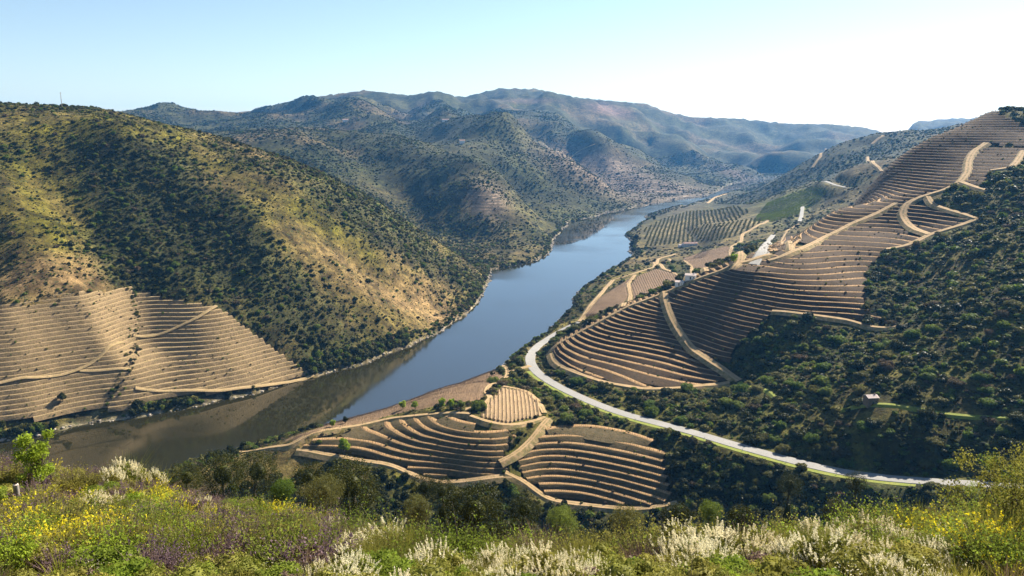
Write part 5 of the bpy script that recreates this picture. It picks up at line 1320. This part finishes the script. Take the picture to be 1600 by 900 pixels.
# trees on the knoll and the river bank
def small_tree(px, py, h, mat, label, seed, group='lone trees near the river', wid=0.3):
    p = drape([(px, py)], HV, 300)[0]; r = np.random.default_rng(seed)
    tree('round_tree', 0, 0, h, 0.35, [(0, 0, 0.55, wid, 0.36)] + crown(r, 9, wid * 0.55, 0.35, 0.85, 0.14, 0.22), 1500, 0.055 * h, mat, label, 'tree', group, seed, 0.04, pos=p + np.array([0, 0, 0.5]), branches=6)
for i, (px, py, h, m_, lb) in enumerate(((538, 706, 9, 'lime', 'round green tree at the left end of the terraced knoll'), (630, 640, 6, 'lime', 'yellowish bush tree above the knoll, leftmost of the pair'), (649, 640, 6, 'lime', 'yellowish bush tree above the knoll, second of the pair'), (690, 638, 6.5, 'lime', 'yellow green shrub mass above the knoll'), (705, 638, 6, 'lime', 'yellow green shrub right of the shrub mass above the knoll'), (720, 640, 6, 'green', 'green shrub by the striped field'), (519, 668, 5, 'lime', 'small bright tree by the track above the water'), (540, 662, 5, 'oak', 'dark small tree by the track above the water'), (600, 634, 4.5, 'green', 'green shrub on the river edge below the brown strip'), (652, 612, 4.5, 'green', 'green shrub on the river edge near mid field'), (687, 602, 4, 'green', 'green shrub on the river edge at the far end of the field'), (98, 628, 7.5, 'oak', 'lone dark round tree on the pale terraces across the river'),
        (1146, 412, 8, 'lime', 'bright green tree beside the farm path'), (988, 385, 11, 'oak', 'dark tree on the river promontory'), (994, 375, 12, 'oak', 'tallest dark tree on the river promontory'), (990, 395, 10, 'oak', 'dark tree at the foot of the promontory'), (1002, 398, 8, 'green', 'green tree behind the promontory'), (1022, 345, 12, 'oak', 'slender dark tree at the far end of the olive grove'), (768, 588, 4, 'oak', 'dark shrub at the river edge by the road bend'), (958, 428, 8, 'green', 'green bush on the cliff top above the river'))):
    small_tree(px, py, h, m_, lb, 900 + i)
# ---------------------------------------------------------------- olive groves and the green vineyard on the flats
r = np.random.default_rng(91)
OLM = [bush_mesh('olive_tree', 601 + i, M['olive'], 420, 0.15, 6, 1.0, 1.5) for i in range(3)]
def rows(poly, drng, a_px, b_px, gap, step):
    P_ = drape([a_px, b_px], HV, 300)[:, :2]; dr = (P_[1] - P_[0]) / np.linalg.norm(P_[1] - P_[0]); nr = np.array([-dr[1], dr[0]])
    q, s = np.meshgrid(np.arange(-420, 420, gap), np.arange(-420, 420, step)); p = P_.mean(0) + q.ravel()[:, None] * nr + s.ravel()[:, None] * dr
    p += r.normal(0, 0.5, p.shape); z = height(p[:, 0], p[:, 1])
    ok = poly_mask(poly, drng, p[:, 0], p[:, 1], z) & (height(p[:, 0], p[:, 1], SD) > 6) & (height(p[:, 0], p[:, 1], NOGOF) < 0.3)
    return np.c_[p, z][ok]
GV = [(1008, 385), (1006, 358), (1035, 343), (1095, 325), (1150, 322), (1172, 330), (1150, 345), (1100, 350), (1070, 365), (1100, 378), (1060, 380)]
GV2 = [(1070, 366), (1100, 352), (1150, 346), (1195, 340), (1190, 355), (1155, 368), (1110, 378)]
ot = np.concatenate([rows(GV, (1000, 2600), (1050, 380), (1058, 345), 8.5, 6.5), rows(GV2, (1000, 2600), (1110, 375), (1122, 350), 8.5, 6.5)])
print('olives', len(ot))
ap = np.argsort(np.hypot(ot[:, 0], ot[:, 1]))
for i in ap[:220]:
    o = link_mesh('olive_tree', OLM[i % 3]); o.location = ot[i] - [0, 0, 0.1]; s = r.uniform(1.5, 2.3); o.scale = (s, s, s); o.rotation_euler = (0, 0, r.uniform(0, 6.28))
    tag(o, 'small olive tree in a row of the riverside grove beyond the spur', 'tree', 'olive trees in rows')
OC = bpy.data.collections.new('olive_templates')
for i in range(3): template(OC, 'o%02d' % i, OLM[i])
rest_ = ap[220:]
if len(rest_):
    s = r.uniform(1.5, 2.3, len(rest_)); scatter('olive_grove', ot[rest_] - [0, 0, 0.1], np.c_[s, s, s], r.uniform(0, 6.28, len(rest_)), r.integers(0, 3, len(rest_)), OC, 'far rows of small olive trees by the river')
gp = rows([(1176, 346), (1200, 316), (1268, 292), (1296, 296), (1282, 312), (1252, 334), (1210, 346)], (1100, 3000), (1190, 340), (1260, 318), 10, 2.4)
if len(gp):
    vc = bpy.data.collections.new('vine_templates'); template(vc, 'v00', bush_mesh('leafy_vine', 650, M['fg_green'], 90, 0.3, 3, 1.0, 1.1))
    s = r.uniform(1.2, 1.7, len(gp)); scatter('leafy_vines', gp, np.c_[s, s, s], r.uniform(0, 6.28, len(gp)), np.zeros(len(gp)), vc, 'rows of leafy green vines on the slope beyond the spur')

# ---------------------------------------------------------------- stones: the shore, the pile on the near slope
def rock_mesh(seed, sub=2):
    import bmesh
    bm = bmesh.new(); bmesh.ops.create_icosphere(bm, subdivisions=sub, radius=1.0); rr_ = np.random.default_rng(seed)
    pl = rand_dir(rr_, 9); of = rr_.uniform(0.55, 0.9, 9)
    for v in bm.verts:
        c = np.array(v.co)
        for n_, o_ in zip(pl, of):
            t = c @ n_ - o_
            if t > 0: c = c - n_ * t
        v.co = c
    me_ = bpy.data.meshes.new('stone'); bm.to_mesh(me_); bm.free(); return me_
RK = [rock_mesh(i) for i in range(4)]
RC = bpy.data.collections.new('stone_templates')
for i, k in enumerate(RK):
    k.materials.append(M['rock']); template(RC, 's%02d' % i, k)
pts = []
for i in range(len(rc) - 1):
    a_, b_ = rc[i], rc[i + 1]; L = np.linalg.norm(b_ - a_)
    for _ in range(int(L / 2.2)):
        p = a_ + (b_ - a_) * r.random() + r.normal(0, 1.3, 2); pts.append((p[0], p[1]))
pts = np.array(pts); pts = pts[(pts[:, 1] > 380)]; z = height(pts[:, 0], pts[:, 1]); ok = (z > -1.2) & (z < 5) & visible(pts[:, 0], pts[:, 1], z, 1); pts, z = pts[ok], np.maximum(z[ok], -0.3)
s = np.exp(r.normal(-0.1, 0.45, len(pts))) * np.clip(np.hypot(*pts.T) / 1000, 0.8, 1.6)
scatter('shore_stones', np.c_[pts, z], np.c_[s * 1.3, s, s * 0.7], r.uniform(0, 6.28, len(pts)), r.integers(0, 4, len(pts)), RC, 'pale stones along the water line of the river')
PS = []
for i in range(4):
    k = RK[i].copy(); k.materials.clear(); k.materials.append(M['paleRock']); PS.append(k)
c0 = ground_at(1436, 858)
for i, (dx, dy, dz_, s) in enumerate(((0, 0, 0.05, .3), (.35, .1, .02, .24), (-.3, .12, .02, .26), (.1, .35, .1, .28), (-.2, -.3, 0, .24), (.3, -.3, 0, .2), (.02, .1, .3, .24), (.22, .5, .05, .22), (-.1, .6, .1, .2), (.5, .4, 0, .2), (-.05, .9, .05, .22), (.2, 1.1, .05, .2), (.1, -.6, 0, .18), (.15, 1.5, 0, .2), (-.1, 1.3, 0, .16))):
    o = link_mesh('stone', PS[i % 4]); x_, y_ = c0[0] + dx * 1.1, c0[1] + dy * 1.4
    o.location = (x_, y_, float(height(np.array([x_]), np.array([y_]))[0]) + dz_ + s * 0.35); o.scale = (s * 1.4, s, s * 0.6); o.rotation_euler = (r.normal(0, .2), r.normal(0, .2), r.uniform(0, 6.28))
    tag(o, 'flat pale stone in the heap on the slope near the right edge', 'stone', 'stones of the heap')
    STN = globals().setdefault('STN', []); STN.append((o, 'flat pale stone in the heap near the right edge', project(*o.location)[0]))
single_out(STN)

# ---------------------------------------------------------------- buildings
def boxm(name, x0, x1, y0, y1, z0, z1, mat, parent):
    V = [(x0, y0, z0), (x1, y0, z0), (x1, y1, z0), (x0, y1, z0), (x0, y0, z1), (x1, y0, z1), (x1, y1, z1), (x0, y1, z1)]
    return link_mesh(name, np_mesh(name, V, [(0, 3, 2, 1), (4, 5, 6, 7), (0, 1, 5, 4), (1, 2, 6, 5), (2, 3, 7, 6), (3, 0, 4, 7)]), parent, mat)
M['plaster'] = soil_mat('white_plaster', (0.78, 0.74, 0.68), (0.7, 0.66, 0.6), (0.6, 0.55, 0.48), 0.6, 3, 0.01)
M['stonewall'] = soil_mat('schist_wall', (0.16, 0.12, 0.09), (0.22, 0.17, 0.12), (0.10, 0.08, 0.06), 1.2, 5, 0.05)
M['tile'] = soil_mat('pink_roof_tiles', (0.52, 0.33, 0.25), (0.62, 0.44, 0.35), (0.42, 0.25, 0.18), 0.8, 4, 0.03)
M['paletile'] = soil_mat('bleached_roof_tiles', (0.66, 0.53, 0.45), (0.72, 0.62, 0.55), (0.55, 0.42, 0.35), 0.8, 4, 0.03)
M['door'] = soil_mat('dark_door', (0.05, 0.06, 0.045), (0.07, 0.075, 0.06), (0.04, 0.04, 0.035), 3, 9, 0.005)
m, nt, b = new_mat('window_glass'); b.inputs['Base Color'].default_value = (0.02, 0.025, 0.03, 1); b.inputs['Roughness'].default_value = 0.08; M['glass'] = m
def house(name, px, py, w, d, h, rise, wall, roof, rz, label, cat='house', nwin=2, lift=0.3, group=None):
    p = drape([(px, py)], HV, 300)[0]; o = empty(name, (p[0], p[1], p[2] + lift), rz); tag(o, label, cat, group)
    # walls with gables
    V = [(-w/2, -d/2, -2.5), (w/2, -d/2, -2.5), (w/2, d/2, -2.5), (-w/2, d/2, -2.5), (-w/2, -d/2, h), (w/2, -d/2, h), (w/2, d/2, h), (-w/2, d/2, h), (-w/2, 0, h + rise), (w/2, 0, h + rise)]
    me_ = bpy.data.meshes.new('wall'); me_.from_pydata(V, [], [(0, 1, 5, 4), (1, 2, 6, 9, 5), (2, 3, 7, 6), (3, 0, 4, 8, 7)]); me_.update(); link_mesh('wall', me_, o, wall)
    e_, t_ = 0.35, 0.16
    sl_ = rise / (d / 2)
    R = [(-w/2 - e_, -d/2 - e_, h - sl_ * e_ + .02), (w/2 + e_, -d/2 - e_, h - sl_ * e_ + .02), (w/2 + e_, 0, h + rise + .02), (-w/2 - e_, 0, h + rise + .02), (w/2 + e_, d/2 + e_, h - sl_ * e_ + .02), (-w/2 - e_, d/2 + e_, h - sl_ * e_ + .02)]
    R += [(x, y, z + t_) for x, y, z in R]
    me_ = bpy.data.meshes.new('roof'); me_.from_pydata(R, [], [(6, 7, 8, 9), (9, 8, 10, 11), (0, 3, 2, 1), (3, 5, 4, 2), (0, 1, 7, 6), (4, 5, 11, 10), (1, 2, 8, 7), (2, 4, 10, 8), (0, 6, 9, 3), (3, 9, 11, 5)]); me_.update()
    rf = link_mesh('roof', me_, o, roof)
    n_ = int(w / 0.55)
    for sd_ in (-1, 1):                                # courses of tiles as ribs
        paths = [([(-w/2 + (i + .5) * w / n_, sd_ * (d/2 + e_), h - sl_ * e_ + t_ + .03), (-w/2 + (i + .5) * w / n_, 0, h + rise + t_ + .03)], [0.12, 0.12]) for i in range(n_)]
        TV, TF = tubes(paths, 4); q_ = link_mesh('tile_rib', np_mesh('tile_rib', TV, TF), rf, roof); q_['kind'] = 'stuff'
    boxm('chimney', w * .28, w * .28 + .6, -.3, .3, h + rise - .6, h + rise + .9, wall, rf) if h > 2.7 else None
    dr = boxm('door', -0.5, 0.5, -d/2 - .05, -d/2 + .02, -0.3, 1.95, M['door'], o); boxm('lintel', -.7, .7, -d/2 - .09, -d/2 + .02, 1.97, 2.15, M['rock'], dr)
    for i in range(nwin):
        cx = (-w/2 + (i + 0.5) * w / nwin) if nwin > 1 else w * .3
        if abs(cx) < 1.0: cx = 1.6
        wi_ = boxm('window', cx - .4, cx + .4, -d/2 - .04, -d/2 + .02, 1.0, 1.95, M['glass'], o); boxm('sill', cx - .5, cx + .5, -d/2 - .12, -d/2 + .02, .9, .99, M['plaster'], wi_)
    return o
house('stone_hut', 1360, 631, 6.0, 5.2, 3.8, 1.0, M['stonewall'], M['paletile'], 0.12, 'lone small stone hut with a bleached roof on the dark scrub slope', 'hut', 1, 0.5)
house('farmhouse', 1078, 384, 26, 9, 4.0, 2.2, M['plaster'], M['tile'], 0.15, 'long white farmhouse with pinkish roof below the olive grove', 'house', 5, 0.6)
house('farm_shed', 1064, 386, 9, 7, 3.2, 1.6, M['plaster'], M['paletile'], 0.1, 'small white shed at the left end of the long farmhouse', 'shed', 1, 0.6)
house('white_shed', 1079, 437, 9, 6, 3.2, 1.2, M['plaster'], M['paletile'], -0.3, 'small white shed on the track just beyond the spur crest', 'shed', 1, 1.0)
house('white_shed', 1062, 447, 7, 5, 2.8, 1.0, M['plaster'], M['paletile'], -0.5, 'low pale shed between the crest and the dark ploughed field', 'shed', 1, 1.0)
house('far_house', 540, 190, 22, 10, 6, 3, M['plaster'], M['tile'], 0.2, 'tiny white house on the far ridge, leftmost of three', 'house', 3, 1.0)
house('far_house', 722, 224, 16, 10, 7, 3, M['plaster'], M['tile'], 0.2, 'tiny white house on the dark wooded spur', 'house', 2, 1.0)
house('far_house', 696, 190, 24, 10, 6, 3, M['plaster'], M['tile'], 0.0, 'tiny white house on the far pale ridge, middle of the view', 'house', 3, 1.0)
# mast on the skyline
p = drape([(97, 168)], HV, 300)[0]
o = empty('radio_mast', p); tag(o, 'thin radio mast standing on the left skyline', 'mast')
TV, TF = tubes([([(0, 0, -1), (0, 0, 9), (0, 0, 19)], [0.45, 0.35, 0.2])], 6); link_mesh('pole', np_mesh('pole', TV, TF, True), o, M['rock'])
TV, TF = tubes([([(-1.2, 0, 17.4), (1.2, 0, 17.4)], [0.1, 0.1]), ([(0, -1.2, 18), (0, 1.2, 18)], [0.1, 0.1])], 4); link_mesh('antenna', np_mesh('antenna', TV, TF), o, M['rock'])
# wooden post
p = ground_at(28, 789)
o = empty('wooden_post', p); tag(o, 'short weathered wooden post leaning on the left slope', 'post'); o.rotation_euler = (0.04, 0.05, 0)
M['greywood'] = soil_mat('weathered_wood', (0.30, 0.27, 0.23), (0.22, 0.19, 0.16), (0.15, 0.12, 0.1), 4, 14, 0.02)
TV, TF = tubes([([(0, 0, -0.2), (0.01, 0, 0.4), (0, 0, 0.92)], [0.12, 0.115, 0.11])], 9); link_mesh('shaft', np_mesh('shaft', TV, TF, True), o, M['greywood'])
TV, TF = tubes([([(0, 0, 0.92), (0, 0, 0.96)], [0.11, 0.06])], 9); link_mesh('cap', np_mesh('cap', TV, TF), o, M['paleRock'])
# marker posts along the outer edge of the road
lb_ = resample(ROAD, 26); tg = np.gradient(lb_[:, :2], axis=0); tg /= np.linalg.norm(tg, axis=1)[:, None]
mk_ = np_mesh('marker_post', *tubes([([(0, 0, -0.4), (0, 0, 0.5), (0, 0, 1.0)], [0.16, 0.15, 0.13])], 6))
mk_.materials.append(M['plaster'])
for i in range(1, len(lb_) - 3):
    q = lb_[i, :2] + np.array([tg[i, 1], -tg[i, 0]]) * 5.3
    o = link_mesh('marker_post', mk_); o.location = (q[0], q[1], lb_[i, 2] + 0.3)
    tag(o, 'small white marker post at the valley side of the road', 'post', 'road marker posts')
    MKS = globals().setdefault('MKS', []); MKS.append((o, o['label'], project(*o.location)[0]))
single_out(MKS)
